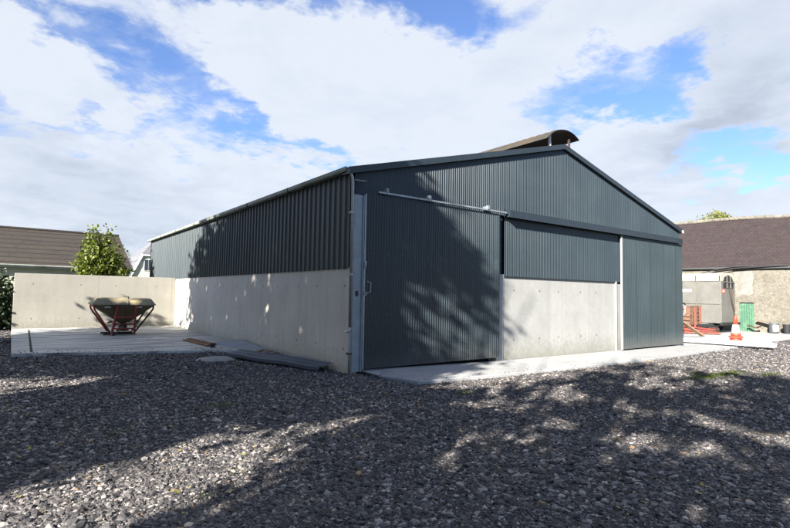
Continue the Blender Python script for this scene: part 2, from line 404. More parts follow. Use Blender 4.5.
g = MB(); g.add([(-900, -900, -.25), (900, -900, -.25), (900, 900, -.25), (-900, 900, -.25)], [(0, 1, 2, 3)])
struct(g.build('ground', M['grass']))
def sheet(x0, x1, y0, y1, step, fn):
    nx = int((x1 - x0) / step) + 1; ny = int((y1 - y0) / step) + 1
    m = MB()
    vs = [(x0 + (x1 - x0) * i / (nx - 1), y0 + (y1 - y0) * j / (ny - 1), 0) for j in range(ny) for i in range(nx)]
    vs = [(x, y, fn(x, y)) for x, y, _ in vs]
    m.add(vs, [(j * nx + i, j * nx + i + 1, (j + 1) * nx + i + 1, (j + 1) * nx + i) for j in range(ny - 1) for i in range(nx - 1)])
    return m
struct(sheet(-26, 44, -24, 24, .25, gz).build('gravel_yard', M['gravel'], smooth=True))

# gravel stones scattered by geometry nodes over numpy-made points
def in_slab(x, y):
    if -6.1 < x < .3 and y > 6.55 - (x + 6.02) * .29 and y < 16: return True
    if x > -.02 and y > -.02 and x < 15.7: return True
    if .2 < x < 26 and y > slab_edge(x): return True
    return False
def top_z(x): return .078 - .088 * sstep(.2, 6, x) - .02 * sstep(5, 15, x)
def ysz(y): return .10 + .06 * (y - 5) / 10.8
def slab_edge(x):
    if x < .25: return 9
    if x < .95: return .75 - (x - .25) * 2.9
    if x < 18.6: return -1.30 - .38 * math.sin((x - .95) / 17.65 * pi) * (1 if x < 9.8 else 1)
    return -1.3 + (x - 18.6) * .06
CAM = Vector((-5.988, -9.816, 1.791)); YAW = .635271
def gravel_points():
    pts = []; sc = []
    N = 1350000
    # polar sampling about the camera foot, inside the field of view with a margin
    a = rng.uniform(-radians(47), radians(47), N) + YAW
    d = 3.0 * (30 / 3.0) ** (rng.random(N) ** .92)
    X = CAM.x + np.sin(a) * d; Y = CAM.y + np.cos(a) * d
    size = np.exp(rng.normal(-4.66, .45, N))           # about 16 mm radius
    size = np.clip(size, .0050, .036) * (1 + .35 * np.clip((d - 9) / 15, 0, 1))
    for x, y, s, dd in zip(X, Y, size, d):
        if x > 43: continue
        if in_slab(x, y):
            if in_slab(x, y - .6) or random.random() > .045 or s > .02: continue
            ye = slab_edge(x)
            if x > .2 and random.random() < ((y - ye) / .55) ** .4: continue
            z = top_z(x) - (.035 + .075 * (1 - sstep(1, 7, x))) * max(0, y / ye) if x > .2 else ysz(y)
            pts.append((x, y, z + s * .3)); sc.append(s * .8); continue
        z = gz(x, y)
        q1 = mnoise.noise(Vector((x * .55, y * .55, 12))) + .6 * mnoise.noise(Vector((x * 1.7, y * 1.7, 15)))
        s *= 1 - .28 * q1
        if q1 > .25 and random.random() < (q1 - .25) * 1.2: continue
        pts.append((x, y, z + s * random.uniform(-.25, .55))); sc.append(s)
    return pts, sc
pts, scs = gravel_points()
me = bpy.data.meshes.new('gravel_stones'); me.vertices.add(len(pts)); me.vertices.foreach_set('co', np.array(pts, dtype=np.float32).ravel())
at = me.attributes.new('size', 'FLOAT', 'POINT'); at.data.foreach_set('value', np.array(scs, dtype=np.float32))
stones = bpy.data.objects.new('gravel_stones', me); COL.objects.link(stones); stones['kind'] = 'stuff'
stones['label'] = 'loose crushed grey limestone covering the yard'; stones['category'] = 'gravel'
ng = bpy.data.node_groups.new('scatter_stones', 'GeometryNodeTree')
ng.interface.new_socket('Geometry', in_out='INPUT', socket_type='NodeSocketGeometry')
ng.interface.new_socket('Geometry', in_out='OUTPUT', socket_type='NodeSocketGeometry')
N_ = ng.nodes; L_ = ng.links
gi = N_.new('NodeGroupInput'); go = N_.new('NodeGroupOutput')
join = N_.new('GeometryNodeJoinGeometry')
for k in range(7):
    ico = N_.new('GeometryNodeMeshIcoSphere'); ico.inputs['Subdivisions'].default_value = 2 if k < 3 else 1; ico.inputs['Radius'].default_value = 1
    sp = N_.new('GeometryNodeSetPosition'); nz = N_.new('ShaderNodeTexNoise'); nz.noise_dimensions = '4D'
    nz.inputs['W'].default_value = k * 7.3; nz.inputs['Scale'].default_value = 1.1; nz.inputs['Detail'].default_value = 1
    vm = N_.new('ShaderNodeVectorMath'); vm.operation = 'SUBTRACT'; vm.inputs[1].default_value = (.5, .5, .5)
    vs_ = N_.new('ShaderNodeVectorMath'); vs_.operation = 'SCALE'; vs_.inputs['Scale'].default_value = 2.2
    L_.new(nz.outputs['Color'], vm.inputs[0]); L_.new(vm.outputs[0], vs_.inputs[0]); L_.new(vs_.outputs[0], sp.inputs['Offset'])
    L_.new(ico.outputs[0], sp.inputs['Geometry'])
    tf = N_.new('GeometryNodeTransform'); tf.inputs['Scale'].default_value = [(1.3, .9, .6), (1, 1.1, .75), (1.5, .8, .7), (1.1, 1, .5), (1.2, .85, .9), (1, 1.25, .65), (1.45, 1, .8)][k]
    L_.new(sp.outputs[0], tf.inputs[0])
    sm = N_.new('GeometryNodeSetMaterial'); sm.inputs['Material'].default_value = M['stone']; L_.new(tf.outputs[0], sm.inputs[0])
    sh = N_.new('GeometryNodeSetShadeSmooth'); sh.inputs['Shade Smooth'].default_value = False; L_.new(sm.outputs[0], sh.inputs[0])
    gi2 = N_.new('GeometryNodeGeometryToInstance'); L_.new(sh.outputs[0], gi2.inputs[0]); L_.new(gi2.outputs[0], join.inputs[0])
iop = N_.new('GeometryNodeInstanceOnPoints'); iop.inputs['Pick Instance'].default_value = True
rv = N_.new('FunctionNodeRandomValue'); rv.data_type = 'FLOAT_VECTOR'; rv.inputs['Min'].default_value = (-.5, -.5, 0); rv.inputs['Max'].default_value = (.5, .5, 6.28)
ri = N_.new('FunctionNodeRandomValue'); ri.data_type = 'INT'; ri.inputs['Min'].default_value = 0; ri.inputs[5].default_value = 6; ri.inputs['Seed'].default_value = 4
na = N_.new('GeometryNodeInputNamedAttribute'); na.data_type = 'FLOAT'; na.inputs['Name'].default_value = 'size'
L_.new(gi.outputs[0], iop.inputs['Points']); L_.new(join.outputs[0], iop.inputs['Instance'])
L_.new([o for o in rv.outputs if o.enabled][0], iop.inputs['Rotation'])
L_.new([o for o in ri.outputs if o.enabled][0], iop.inputs['Instance Index'])
L_.new([o for o in na.outputs if o.enabled][0], iop.inputs['Scale'])
L_.new(iop.outputs[0], go.inputs[0])
md = stones.modifiers.new('scatter', 'NODES'); md.node_group = ng

# front slab with a real edge, running along the gable and on to the yard by the barn
xs = [.30, .62, .95] + list(np.linspace(1.4, 18.6, 44)) + list(np.linspace(19.2, 44, 30))
m = MB(); rows = []
for x in xs:
    ye = slab_edge(max(x, .26)) + .02 * mnoise.noise(Vector((x * 3, 0, 0)))
    yb = 0.0 if x < 15.66 else 26
    dr_ = .035 + .075 * (1 - sstep(1, 7, x))
    rows.append([(x, ye, -.26), (x, ye, top_z(x) - dr_ - .015), (x, ye + .02, top_z(x) - dr_), (x, yb if yb > 1 else .0, top_z(x))])
vs = [p for r in rows for p in r]
m.add(vs, [(i * 4 + k, (i + 1) * 4 + k, (i + 1) * 4 + k + 1, i * 4 + k + 1) for i in range(len(rows) - 1) for k in range(3)])
m.add(rows[0], [(0, 1, 2, 3)])
struct(m.build('concrete_apron', M['slab']))

# left yard slab, oblique front edge
c = [(-6.06, 6.62), (.0, 4.78), (.0, 15.8), (-6.14, 15.8)]
m = MB(); n = 30
front = [(-6.06 + 6.06 * i / n, 6.62 - 1.84 * i / n + .03 * mnoise.noise(Vector((i * .7, 1, 1)))) for i in range(n + 1)]
vs = [(x, y, -.06) for x, y in front] + [(x, y, ysz(y)) for x, y in front] + [(x if i else -6.14, 15.8, ysz(15.8)) for i, (x, y) in enumerate(front)]
m.add(vs, [(i, i + 1, n + 2 + i, n + 1 + i) for i in range(n)] + [(n + 1 + i, n + 2 + i, 2 * n + 3 + i, 2 * n + 2 + i) for i in range(n)] + [(0, n + 1, 2 * n + 2)])
m.add([(-6.06, 6.62, -.06), (-6.14, 15.8, -.06), (-6.14, 15.8, ysz(15.8)), (-6.06, 6.62, ysz(6.62))], [(0, 1, 2, 3)])
struct(m.build('yard_slab', M['yard_slab']))
m = MB(); m.add([(-5.66, 6.75, ysz(6.75) + .004), (-5.60, 6.73, ysz(6.73) + .004), (-5.56, 14.9, ysz(14.9) + .004), (-5.61, 14.9, ysz(14.9) + .004)], [(0, 1, 2, 3)])
struct(m.build('slab_joint', M['dark']))

# ------------------------------------------------------------------ the shed
W, L, HE, HP, HC = 15.63, 21.7, 4.62, 6.62, 2.4
shed = thing('farm_shed', 'long slate blue clad farm shed on cast concrete walls with two sliding doors', 'shed', (0, 0, 0))
def roof_z(x): return HE + (HP - HE) * (1 - abs(x - W / 2) / (W / 2))
def corr_sheet(mb, h0, h1, zb, zt, fixed, axis='x', pitch=.0762, depth=.025, kind='sine', sign=-1):
    """Corrugated sheet: zb, zt are functions of the horizontal coordinate."""
    prof = []
    if kind == 'sine':
        n = int((h1 - h0) / pitch * 6)
        prof = [(h0 + (h1 - h0) * i / n, depth * .5 * (1 + sin(2 * pi * (h0 + (h1 - h0) * i / n) / pitch))) for i in range(n + 1)]
    else:
        h = h0
        while h < h1:
            for a, d in ((0, 0), (.58, 0), (.68, 1), (.88, 1), (.98, 0)):
                if h + a * pitch <= h1: prof.append((h + a * pitch, d * depth))
            h += pitch
        prof.append((h1, 0))
    vs = []
    for h, d in prof:
        for z in (zb(h), zt(h)):
            vs.append((h, fixed + sign * d, z) if axis == 'x' else (fixed + sign * d, h, z))
    mb.add(vs, [(2 * i, 2 * i + 2, 2 * i + 3, 2 * i + 1) for i in range(len(prof) - 1)])
cst = lambda z: (lambda h: z)
# concrete
MB().box((0, .02, -.1), (.22, L, HC)).build('side_wall', M['conc_side'], shed, bevel=.008)
MB().box((5.10, .03, -.1), (11.3, .22, HC)).build('front_wall', M['conc_front'], shed, bevel=.008)
MB().box((4.80, .0, -.1), (5.095, .3, HC + .02)).build('wall_end', M['slab'], shed, bevel=.008)
MB().box((W - .22, .25, -.1), (W, L - .25, HC)).build('far_side_wall', M['conc_side'], shed)
MB().box((.0, L, -.1), (W, L + .22, HC)).build('back_wall', M['conc_front'], shed)
# side cladding, box profile; drip edge over the concrete
m = MB(); corr_sheet(m, .06, L, cst(HC - .04), cst(HE - .06), -.012, 'y', .25, .034, 'box')
m.build('side_cladding', M['cladgreen'], shed)
m = MB(); corr_sheet(m, .0, L, cst(HC - .04), cst(HE - .06), W + .012, 'y', .333, .034, 'box', 1)
m.build('far_side_cladding', M['cladgreen'], shed)
m = MB(); corr_sheet(m, 0, W, cst(HC - .04), lambda x: roof_z(x) - .02, L + .24, 'x', .333, .034, 'box', 1)
m.build('back_cladding', M['cladgreen'], shed)
m = MB(); corr_sheet(m, .30, W, lambda x: 4.10 if x < 5.1 else 4.05, lambda x: roof_z(x) - .04, -.012)
0 and m.add([(5.085, -.038, 4.1), (5.115, -.038, 4.1), (5.115, -.038, roof_z(5.1) - .05), (5.085, -.038, roof_z(5.1) - .05), (5.085, -.01, 4.1), (5.115, -.01, 4.1), (5.115, -.01, roof_z(5.1) - .05), (5.085, -.01, roof_z(5.1) - .05)],
      [(0, 1, 2, 3), (0, 4, 7, 3), (1, 5, 6, 2)])
m.build('gable_cladding', M['clad'], shed)
m = MB(); corr_sheet(m, .06, .30, cst(HC), lambda x: roof_z(x) - .04, -.012)
m.build('corner_cladding', M['flash'], shed)
m = MB(); corr_sheet(m, 5.1, 11.3, cst(HC - .03), cst(4.06), -.012)
m.box((5.1, -.016, HC - .045), (11.3, .025, HC - .031))
m.build('front_cladding', M['clad'], shed)
MB().box((4.78, .05, HC), (5.10, .10, 4.1)).build('recess_panel', M['flash'], shed)
MB().box((.3, .35, -.1), (4.9, .40, 4.1)).build('door_opening', M['dark'], shed)
MB().box((11.3, .35, -.1), (W - .22, .40, 4.1)).build('door_opening', M['dark'], shed)
# corner column, galvanised
m = MB(); m.box((.02, -.10, .06), (.055, .06, 4.04)); m.box((.055, -.10, .06), (.25, -.085, 4.04)); m.box((.24, -.13, .06), (.265, -.02, 4.04))
pil = m.build('corner_column', M['galvpaint'], shed)
MB().box((.09, -.115, 1.74), (.15, -.10, 1.86)).build('latch_plate', M['rust'], pil)
# verge flashing
m = MB()
for (xa, za, xb, zb) in ((-.16, HE - .035, W / 2, HP + .005), (W / 2, HP + .005, W + .16, HE - .035)):
    m.add([(xa, -.13, za - .10), (xb, -.13, zb - .10), (xb, -.13, zb + .055), (xa, -.13, za + .055), (xa, .2, za - .08), (xb, .2, zb - .08), (xb, .2, zb + .055), (xa, .2, za + .055)],
          [(0, 1, 2, 3), (4, 5, 6, 7), (3, 2, 6, 7), (0, 4, 5, 1), (0, 3, 7, 4), (1, 2, 6, 5)])
m.build('verge_flashing', M['flash'], shed)
# roof sheets
for nm, (xa, xb) in (('roof_slope', (-.2, W / 2)), ('roof_slope', (W / 2, W + .2))):
    m = MB(); n = 90
    prof = [(.0 + (L + .3) * i / n) for i in range(n + 1)]
    vs = []
    for i, y in enumerate(prof):
        b = .02 * sin(y / .33 * 2 * pi)
        for x in (xa, xb):
            z = HE - .02 + (HP - HE) * (1 - abs(x - W / 2) / (W / 2)) if 1 else 0
            vs.append((x, y, z + b * .3))
    m.add(vs, [(2 * i, 2 * i + 1, 2 * i + 3, 2 * i + 2) for i in range(n)])
    m.build(nm, M['roofsheet'], shed)
# raised curved ridge canopy with posts
m = MB(); R0 = 17; hw, z0, z1 = .86, 6.90, 7.19
arc = [(W / 2 + hw * (2 * i / R0 - 1), 6.74 + .25 * i / R0 + .31 * (1 - abs(2 * i / R0 - 1) ** 2.2)) for i in range(R0 + 1)]
ys = list(np.linspace(-.08, L, 150)); vs = []
for y in ys:
    b = .012 * sin(y * 2 * pi / .30)
    for x, z in arc: vs.append((x, y, z + b))
for y in ys:
    for x, z in arc: vs.append((x, y, z - .02))
k = R0 + 1; o2 = len(ys) * k
fs = [(j * k + i, j * k + i + 1, (j + 1) * k + i + 1, (j + 1) * k + i) for j in range(len(ys) - 1) for i in range(R0)]
fs += [tuple(a + o2 for a in f) for f in fs]
fs += [(i, i + 1, o2 + i + 1, o2 + i) for i in range(R0)] + [(j * k, (j + 1) * k, o2 + (j + 1) * k, o2 + j * k) for j in range(len(ys) - 1)] + [(j * k + R0, (j + 1) * k + R0, o2 + (j + 1) * k + R0, o2 + j * k + R0) for j in range(len(ys) - 1)]
m.add(vs, fs); cap = m.build('ridge_canopy', M['rustcap'], shed)
for y in (.08, 4.8, 9.6, 14.4, 19.2):
    for s in (-.5, .5):
        MB().bar((W / 2 + s, y, 6.46), (W / 2 + s * 1.02, y, 6.98), .06, .06).build('canopy_post', M['whitemetal'] if s < 0 else M['rust'], cap)
# gutter along the side eave
m = MB()
gp = [(-.05, HE - .07), (-.155, HE - .07), (-.18, HE - .02), (-.18, HE + .045), (-.165, HE + .045), (-.165, HE - .01), (-.14, HE - .05), (-.05, HE - .05)]
m.prism(gp, -.02, L + .15, 'y'); gut = m.build('gutter', M['gutter'], shed)
for y in (3.1, 6.2, 9.3, 12.4, 15.5, 18.6):
    MB().box((-.186, y - .02, HE - .08), (-.03, y + .02, HE + .048)).build('gutter_joint', M['rust'], gut)
m = MB(); m.prism([(-x + W, z) for x, z in gp], -.02, L + .15, 'y'); m.build('gutter', M['gutter'], shed)
MB().box((W + .06, -.14, HE - .12), (W + .2, -.05, HE - .0)).build('gutter_end', M['whitemetal'], shed)
# downpipe with elbow stub
m = MB(); m.tube([(-.10, -.06, HE - .02), (-.10, -.07, HE - .08), (-.05, -.09, HE - .2), (-.035, -.09, HE - .3), (-.035, -.09, 1.05)], .033, 12)
dp = m.build('downpipe', M['galv'], shed, smooth=True)
MB().tube([(-.035, -.09, 1.05), (-.035, -.09, .98), (-.09, -.10, .96), (-.15, -.11, .955)], [.03, .03, .028, .024], 10).build('pipe_elbow', M['galv'], dp, smooth=True)
MB().tube([(-.15, -.11, .955), (-.19, -.112, .955)], .038, 12).build('pipe_cap', M['whitemetal'], dp)
MB().tube([(-.035, -.09, .94), (-.035, -.09, .0)], .022, 10).build('lower_pipe', M['galvpaint'], dp, smooth=True)
for z in (.45, 2.2, 3.6): MB().box((-.08, -.13, z), (.01, -.02, z + .04)).build('pipe_bracket', M['galv'] if z > 1 else M['rust'], dp)
MB().tube([(.0, -.12, 4.36), (.27, -.16, 4.36)], .014, 8).build('wall_pin', M['galv'], shed)
# exposed sliding track and hangers
m = MB(); m.box((.62, -.19, 4.135), (5.02, -.13, 4.175)); trk = m.build('door_track', M['galv'], shed)
for x in (.85, 2.15, 4.25):
    b = MB(); b.box((x - .045, -.14, 4.15), (x + .045, -.035, 4.25)); b.box((x - .03, -.215, 4.17), (x + .03, -.13, 4.27)); b.build('track_bracket', M['galvpaint'], trk)
# header cover over right track: sloping face
m = MB(); m.prism([(-.015, 4.30), (-.25, 4.235), (-.25, 4.03), (-.235, 4.03), (-.235, 4.22), (-.015, 4.27)], 5.09, W - .17, 'x')
m.box((5.085, -.235, 4.045), (5.089, -.02, 4.26)); m.build('track_cover', M['flash'], shed)
# sliding doors
def door(x0, x1, zb, zt, y, mat, edge_mat, pitch):
    d = MB(); corr_sheet(d, x0 + .02, x1 - .02, cst(zb + .015), cst(zt), y)
    o = d.build('sliding_door', mat, shed)
    f = MB()
    f.box((x0 + .03, y + .002, zb + .01), (x1 - .03, y + .05, zb + .08)); f.box((x0 + .03, y + .002, zt - .07), (x1 - .03, y + .05, zt))
    f.box((x0 + .03, y + .002, zb + .08), (x0 + .08, y + .05, zt - .07)); f.box((x1 - .08, y + .002, zb + .08), (x1 - .03, y + .05, zt - .07))
    for z in (1.3, 2.7): f.box((x0 + .08, y + .004, z), (x1 - .08, y + .05, z + .06))
    f.build('door_frame', M['galvpaint'], o)
    return o
d1 = door(.30, 4.76, .10, 4.10, -.10, M['clad'], M['galv'], .0762)
e = MB(); e.box((.285, -.125, .10), (.30, -.05, 4.08)); e.box((.30, -.125, .10), (.322, -.121, 4.08)); e.build('edge_trim', M['galv'], d1)
e = MB(); e.box((4.74, -.124, .11), (4.79, -.05, 4.08)); e.build('edge_trim', M['flash'], d1)
h = MB(); h.tube([(.31, -.13, 1.80), (.31, -.19, 1.82), (.42, -.2, 1.83), (.44, -.19, 2.05), (.38, -.13, 2.08)], .012, 8); h.box((.29, -.14, 1.76), (.36, -.12, 1.84)); h.build('handle', M['galv'], d1)
h = MB(); h.box((.28, -.145, 2.44), (.345, -.125, 2.54)); h.tube([(.31, -.15, 2.5), (.31, -.15, 2.36)], .012, 8); h.build('latch', M['galv'], d1)
for z in (1.33, 2.73):
    for i in range(11): MB().tube([(.55 + i * .41, -.118, z), (.55 + i * .41, -.128, z)], .009, 6).build('screw', M['galv'], d1)
d2 = door(11.05, W + .0, .01, 4.02, -.14, M['clad2'], M['galv'], .0762)
e = MB(); e.box((11.03, -.172, .01), (11.05, -.12, 4.0)); e.box((11.05, -.172, .01), (11.075, -.167, 4.0)); e.build('edge_trim', M['whitemetal'], d2)
MB().box((10.89, -.03, -.03), (10.94, .02, 2.40)).build('door_guide', M['whitemetal'], shed)
MB().tube([(W - .02, -.16, 1.22), (W + .11, -.16, 1.24), (W + .12, -.16, 1.56), (W - .02, -.16, 1.58)], .016, 8).build('handle', M['whitemetal'], d2)
for z in (.45, 2.05): MB().box((4.80, -.03, z), (4.84, -.001, z + .06)).build('stop_bolt', M['rust'], shed)

# ------------------------------------------------------------------ low wall at the end of the slab
o = MB().box((-6.14, 15.80, -.05), (-.003, 16.02, 2.40)).build('concrete_wall', M['conc_low'], bevel=.012, loc=(-3.07, 15.8, 0))
tag(o, 'freestanding cream cast concrete wall closing the far end of the yard slab', 'wall')

# ------------------------------------------------------------------ fertiliser spreader
SX, SY = -2.83, 11.7; SZ = ysz(11.7)
sprd = thing('fertiliser_spreader', 'old fertiliser spreader with olive hopper and red legs on the yard slab', 'spreader', (SX, SY, SZ))
def S(x, y, z): return (SX + x, SY + y, SZ + z)
hz_ = 1.13
m = MB()
def ring(hw, hd, z, cx=0): return [S(cx - hw, -hd, z), S(cx + hw, -hd, z), S(cx + hw, hd, z), S(cx - hw, hd, z)]
def loft(mb, rings):
    vs = [p for r in rings for p in r]; n = len(rings[0])
    mb.add(vs, [(i * n + k, i * n + (k + 1) % n, (i + 1) * n + (k + 1) % n, (i + 1) * n + k) for i in range(len(rings) - 1) for k in range(n)] + [tuple(range(n)), tuple(len(vs) - n + k for k in range(n))])
loft(m, [ring(.20, .20, .46, .05), ring(.30, .26, .55, .05), ring(.93, .58, 1.02), ring(.98, .62, hz_ - .03), ring(1.02, .66, hz_ - .02), ring(1.02, .66, hz_ + .01)])
hop = m.build('hopper', M['hopper'], sprd, bevel=.01)
m = MB()
for a in (-.42, .02, .5): m.bar(S(a, -.64, hz_ - .05), S(.05 + a * .5, -.30, .60), .02, .03)
m.build('hopper_rib', M['hopper'], hop)
m = MB()
nx, rows = 28, []
for j, (yy, zz) in enumerate(((-.68, -.02), (-.67, .02), (-.56, .21), (-.28, .235), (.1, .24), (.52, .20), (.66, .03), (.67, -.02))):
    for i in range(nx + 1):
        t = i / nx * 2 - 1
        e_ = 1 - .95 * max(0, (abs(t) - .86) / .14)
        z = hz_ + (zz if zz < .04 else .03 + (zz - .03) * e_) + .003 * sin(i * 1.7 + j)
        rows.append(S(t * 1.04, yy, z - .02 * (t > 0) * t))
m.add(rows, [(j * (nx + 1) + i, j * (nx + 1) + i + 1, (j + 1) * (nx + 1) + i + 1, (j + 1) * (nx + 1) + i) for j in range(7) for i in range(nx)])
m.add([rows[j * (nx + 1)] for j in range(8)], [tuple(range(8))]); m.add([rows[j * (nx + 1) + nx] for j in range(8)], [tuple(range(8))])
cv = m.build('hopper_cover', M['cover'], sprd)
m = MB(); m.tube([S(.12, -.69, hz_ - .06), S(.12, -.68, hz_ + .04), S(.12, -.53, hz_ + .215), S(.12, -.25, hz_ + .285), S(.12, .1, hz_ + .295)], .012, 6); m.tube([S(.10, -.69, hz_ + .3), S(.12, -.60, hz_ + .2)], .012, 6)
m.build('strap', M['black'], cv)
MB().box(S(-.06, -.60, hz_ + .125), S(.09, -.595, hz_ + .16)).build('sticker', M['label'], cv)
for a, z in ((-.55, 1.0), (.48, 1.0)): MB().box(S(a - .1, -.628, z + .0), S(a + .1, -.621, z + .05)).build('sticker', M['label'], hop)
# upright red frame, in front and behind
for a, b in ((-.22, -.36), (.36, .38)):
    m = MB(); m.bar(S(a, -.68, hz_ - .04), S(b, -.46, .02), .075, .06)
    m.build('upright', M['red'], sprd, bevel=.006)
m = MB(); m.bar(S(-.28, -.60, .66), S(.37, -.60, .66), .05, .05); m.bar(S(-.33, -.50, .24), S(.38, -.50, .24), .05, .05); m.bar(S(-.34, -.46, .40), S(.40, -.46, .40), .06, .06, )
m.build('cross_member', M['red'], sprd)
for s, (a, b) in ((-1, (-.97, -.40)), (1, (.97, .42))):
    for y0, y1 in ((-.60, -.34), (.55, .30)):
        MB().tube([S(a, y0, hz_ - .03), S(a * .99, y0, hz_ - .17), S(a * .93, y0 * .98, hz_ - .27), S(b, y1, .10)], .032, 8).build('diagonal_brace', M['red'] if s < 0 else M['rust'], sprd, smooth=True)
for y in (-.36, .32):
    MB().bar(S(-.62, y, .045), S(.44, y, .045), .06, .06).build('ground_skid', M['rust'], sprd)
m = MB(); m.lathe([(.07, .16), (.13, .18), (.15, .26), (.13, .36), (.09, .40), (.09, .48)], S(.05, -.05, 0), 18); m.build('gearbox', M['rust'], sprd, smooth=True)
m = MB(); m.lathe([(.06, .13), (.24, .135), (.25, .15), (.06, .165)], S(.05, -.05, 0), 28); m.bar(S(-.15, -.05, .17), S(.25, -.05, .17), .04, .03); m.build('spinning_disc', M['black'], sprd)
m = MB(); m.tube([S(.05, -.15, .28), S(-.10, -.36, .19)], .055, 12); m.tube([S(-.10, -.36, .19), S(-.28, -.62, .07)], .03, 10); m.build('drive_shaft', M['cover'], sprd, smooth=True)
MB().tube([S(-.27, -.60, .08), S(-.35, -.70, .05)], .06, 12).build('shaft_joint', M['black'], sprd)
for a, b in (((-.38, -.42, .50), (-.50, -.48, .46)), ((.40, -.42, .50), (.52, -.46, .52)), ((.40, -.45, .3), (.47, -.47, .3))):
    MB().tube([S(*a), S(*b)], .03, 10).build('hitch_pin', M['rust'], sprd)
m = MB(); m.tube([S(.3, -.5, .52), S(.1, -.56, .36), S(-.05, -.5, .40), S(-.2, -.45, .55)], .012, 6); m.build('hose', M['black'], sprd)
m = MB(); m.lathe([(.0, -.15), (.16, -.13), (.17, .1), (.1, .13)], S(.05, .0, .56), 14); m.build('outlet', M['rust'], sprd)

# ------------------------------------------------------------------ materials lying beside the side wall
def board(name, p, q, w, t, mat, label, cat, group=None, up=(0, 0, 1)):
    c = (Vector(p) + Vector(q)) / 2
    o = MB().bar(p, q, w, t, up).build(name, mat, loc=tuple(c), bevel=.004)
    return tag(o, label, cat, group)
zz = ysz(7)
board('timber_board', (-1.38, 8.35, zz + .03), (-1.22, 6.15, zz + .03), .14, .045, M['wood'], 'brown timber board lying lowest on the slab next to the shed wall', 'board', 'brown boards on the slab')
board('timber_board', (-1.26, 8.3, zz + .07), (-1.08, 6.05, zz + .075), .13, .045, M['wood'], 'upper brown timber board stacked on another at the slab by the shed', 'board', 'brown boards on the slab')
MB().box((-1.24, 5.92, ysz(6) + .0), (-1.10, 6.02, ysz(6) + .12)).build('timber_offcut', M['rust'], loc=(-1.17, 6, ysz(6)))
tag(bpy.data.objects['timber_offcut'], 'dark square end of timber against the brown boards', 'offcut')
m = MB(); m.add([(-.92, 7.1, ysz(7) + .02), (-.12, 6.6, ysz(6.6) + .16), (-.10, 3.6, .12), (-.88, 4.45, .045)], [(0, 1, 2, 3)])
m.add([(-.92, 7.1, ysz(7) + .012), (-.12, 6.6, ysz(6.6) + .152), (-.10, 3.6, .112), (-.88, 4.45, .037)], [(0, 1, 2, 3)])
o = m.build('cladding_sheet', M['lightsheet'], loc=(-.5, 5.5, .05)); tag(o, 'pale dusty blue grey sheet lying between the brown boards and the shed wall', 'sheet')
# dark blue flashing sheet, folded down along its near edge
m = MB(); A = Vector((-1.42, 3.95, .15)); B = Vector((-.46, .52, .13)); dv = (B - A).normalized(); nrm = Vector((dv.y, -dv.x, 0)) * -1
prof = [(0, -.075), (.0, .0), (.05, .02), (.10, .012), (.24, .02), (.29, .04), (.34, .05), (.42, .07)]
n = 24; vs = []
for i in range(n + 1):
    p = A + (B - A) * i / n
    for a, h in prof: vs.append(p + nrm * a + Vector((0, 0, h + .012 * sin(i * .5))))
k = len(prof); m.add(vs, [(i * k + j, i * k + j + 1, (i + 1) * k + j + 1, (i + 1) * k + j) for i in range(n) for j in range(k - 1)])
o = m.build('folded_sheet', M['bluesheet'], loc=(-.9, 2.2, .03)); tag(o, 'long dark blue folded steel sheet lying on gravel along the shed wall', 'sheet')
sol = o.modifiers.new('Solidify', 'SOLIDIFY'); sol.thickness = .004
# cement spill
m = MB(); n, r_ = 26, 7; vs = [(-1.72, 3.80, gz(-1.72, 3.8) + .075)]
for j in range(1, r_ + 1):
    for i in range(n):
        a = 2 * pi * i / n; R = j / r_ * (1 + .22 * mnoise.noise(Vector((cos(a) * 1.5, sin(a) * 1.5, 2))))
        x = -1.72 + cos(a) * .62 * R; y = 3.80 + sin(a) * .46 * R
        vs.append((x, y, gz(x, y) + .085 * (1 - (j / r_) ** 1.6) - (.02 if j == r_ else 0) + .01 * mnoise.noise(Vector((x * 9, y * 9, 0)))))
m.add(vs, [(0, 1 + i, 1 + (i + 1) % n) for i in range(n)] + [(1 + (j - 1) * n + i, 1 + j * n + i, 1 + j * n + (i + 1) % n, 1 + (j - 1) * n + (i + 1) % n) for j in range(1, r_) for i in range(n)])
o = m.build('cement_spill', M['sand'], smooth=True, loc=(-1.72, 3.8, 0)); tag(o, 'pale grey heap of spilled cement at the tip of the blue folded sheet', 'heap')
# rubble strip
def chunk(mb, c, r):
    ph = random.random() * 6; vs = []
    for (x, y, z) in ((1, 0, 0), (-1, 0, 0), (0, 1, 0), (0, -1, 0), (0, 0, 1), (0, 0, -1), (.6, .6, .6), (-.6, .6, .5), (.6, -.6, .6), (-.6, -.6, .5)):
        f = random.uniform(.7, 1.2) * r
        xx = x * cos(ph) - y * sin(ph); yy = x * sin(ph) + y * cos(ph)
        vs.append((c[0] + xx * f, c[1] + yy * f, c[2] + z * f * .7))
    mb.add(vs, [(4, 6, 8), (4, 7, 6), (4, 9, 7), (4, 8, 9), (0, 8, 6), (2, 6, 7), (1, 7, 9), (3, 9, 8), (0, 6, 2), (2, 7, 1), (1, 9, 3), (3, 8, 0), (5, 0, 2), (5, 2, 1), (5, 1, 3), (5, 3, 0)])
m = MB()
for i in range(420):
    y = random.uniform(.9, 4.9); x = -random.uniform(.02, .34) * (1 - .12 * y / 5)
    chunk(m, (x, y, gz(x, y) + random.uniform(0, .06) + .05 * (1 + x / .34)), random.uniform(.012, .05))
o = m.build('rubble', M['sand'], loc=(-.2, 3, 0)); o['kind'] = 'stuff'; o['label'] = 'broken concrete bits along the foot of the shed wall'; o['category'] = 'rubble'
m = MB()
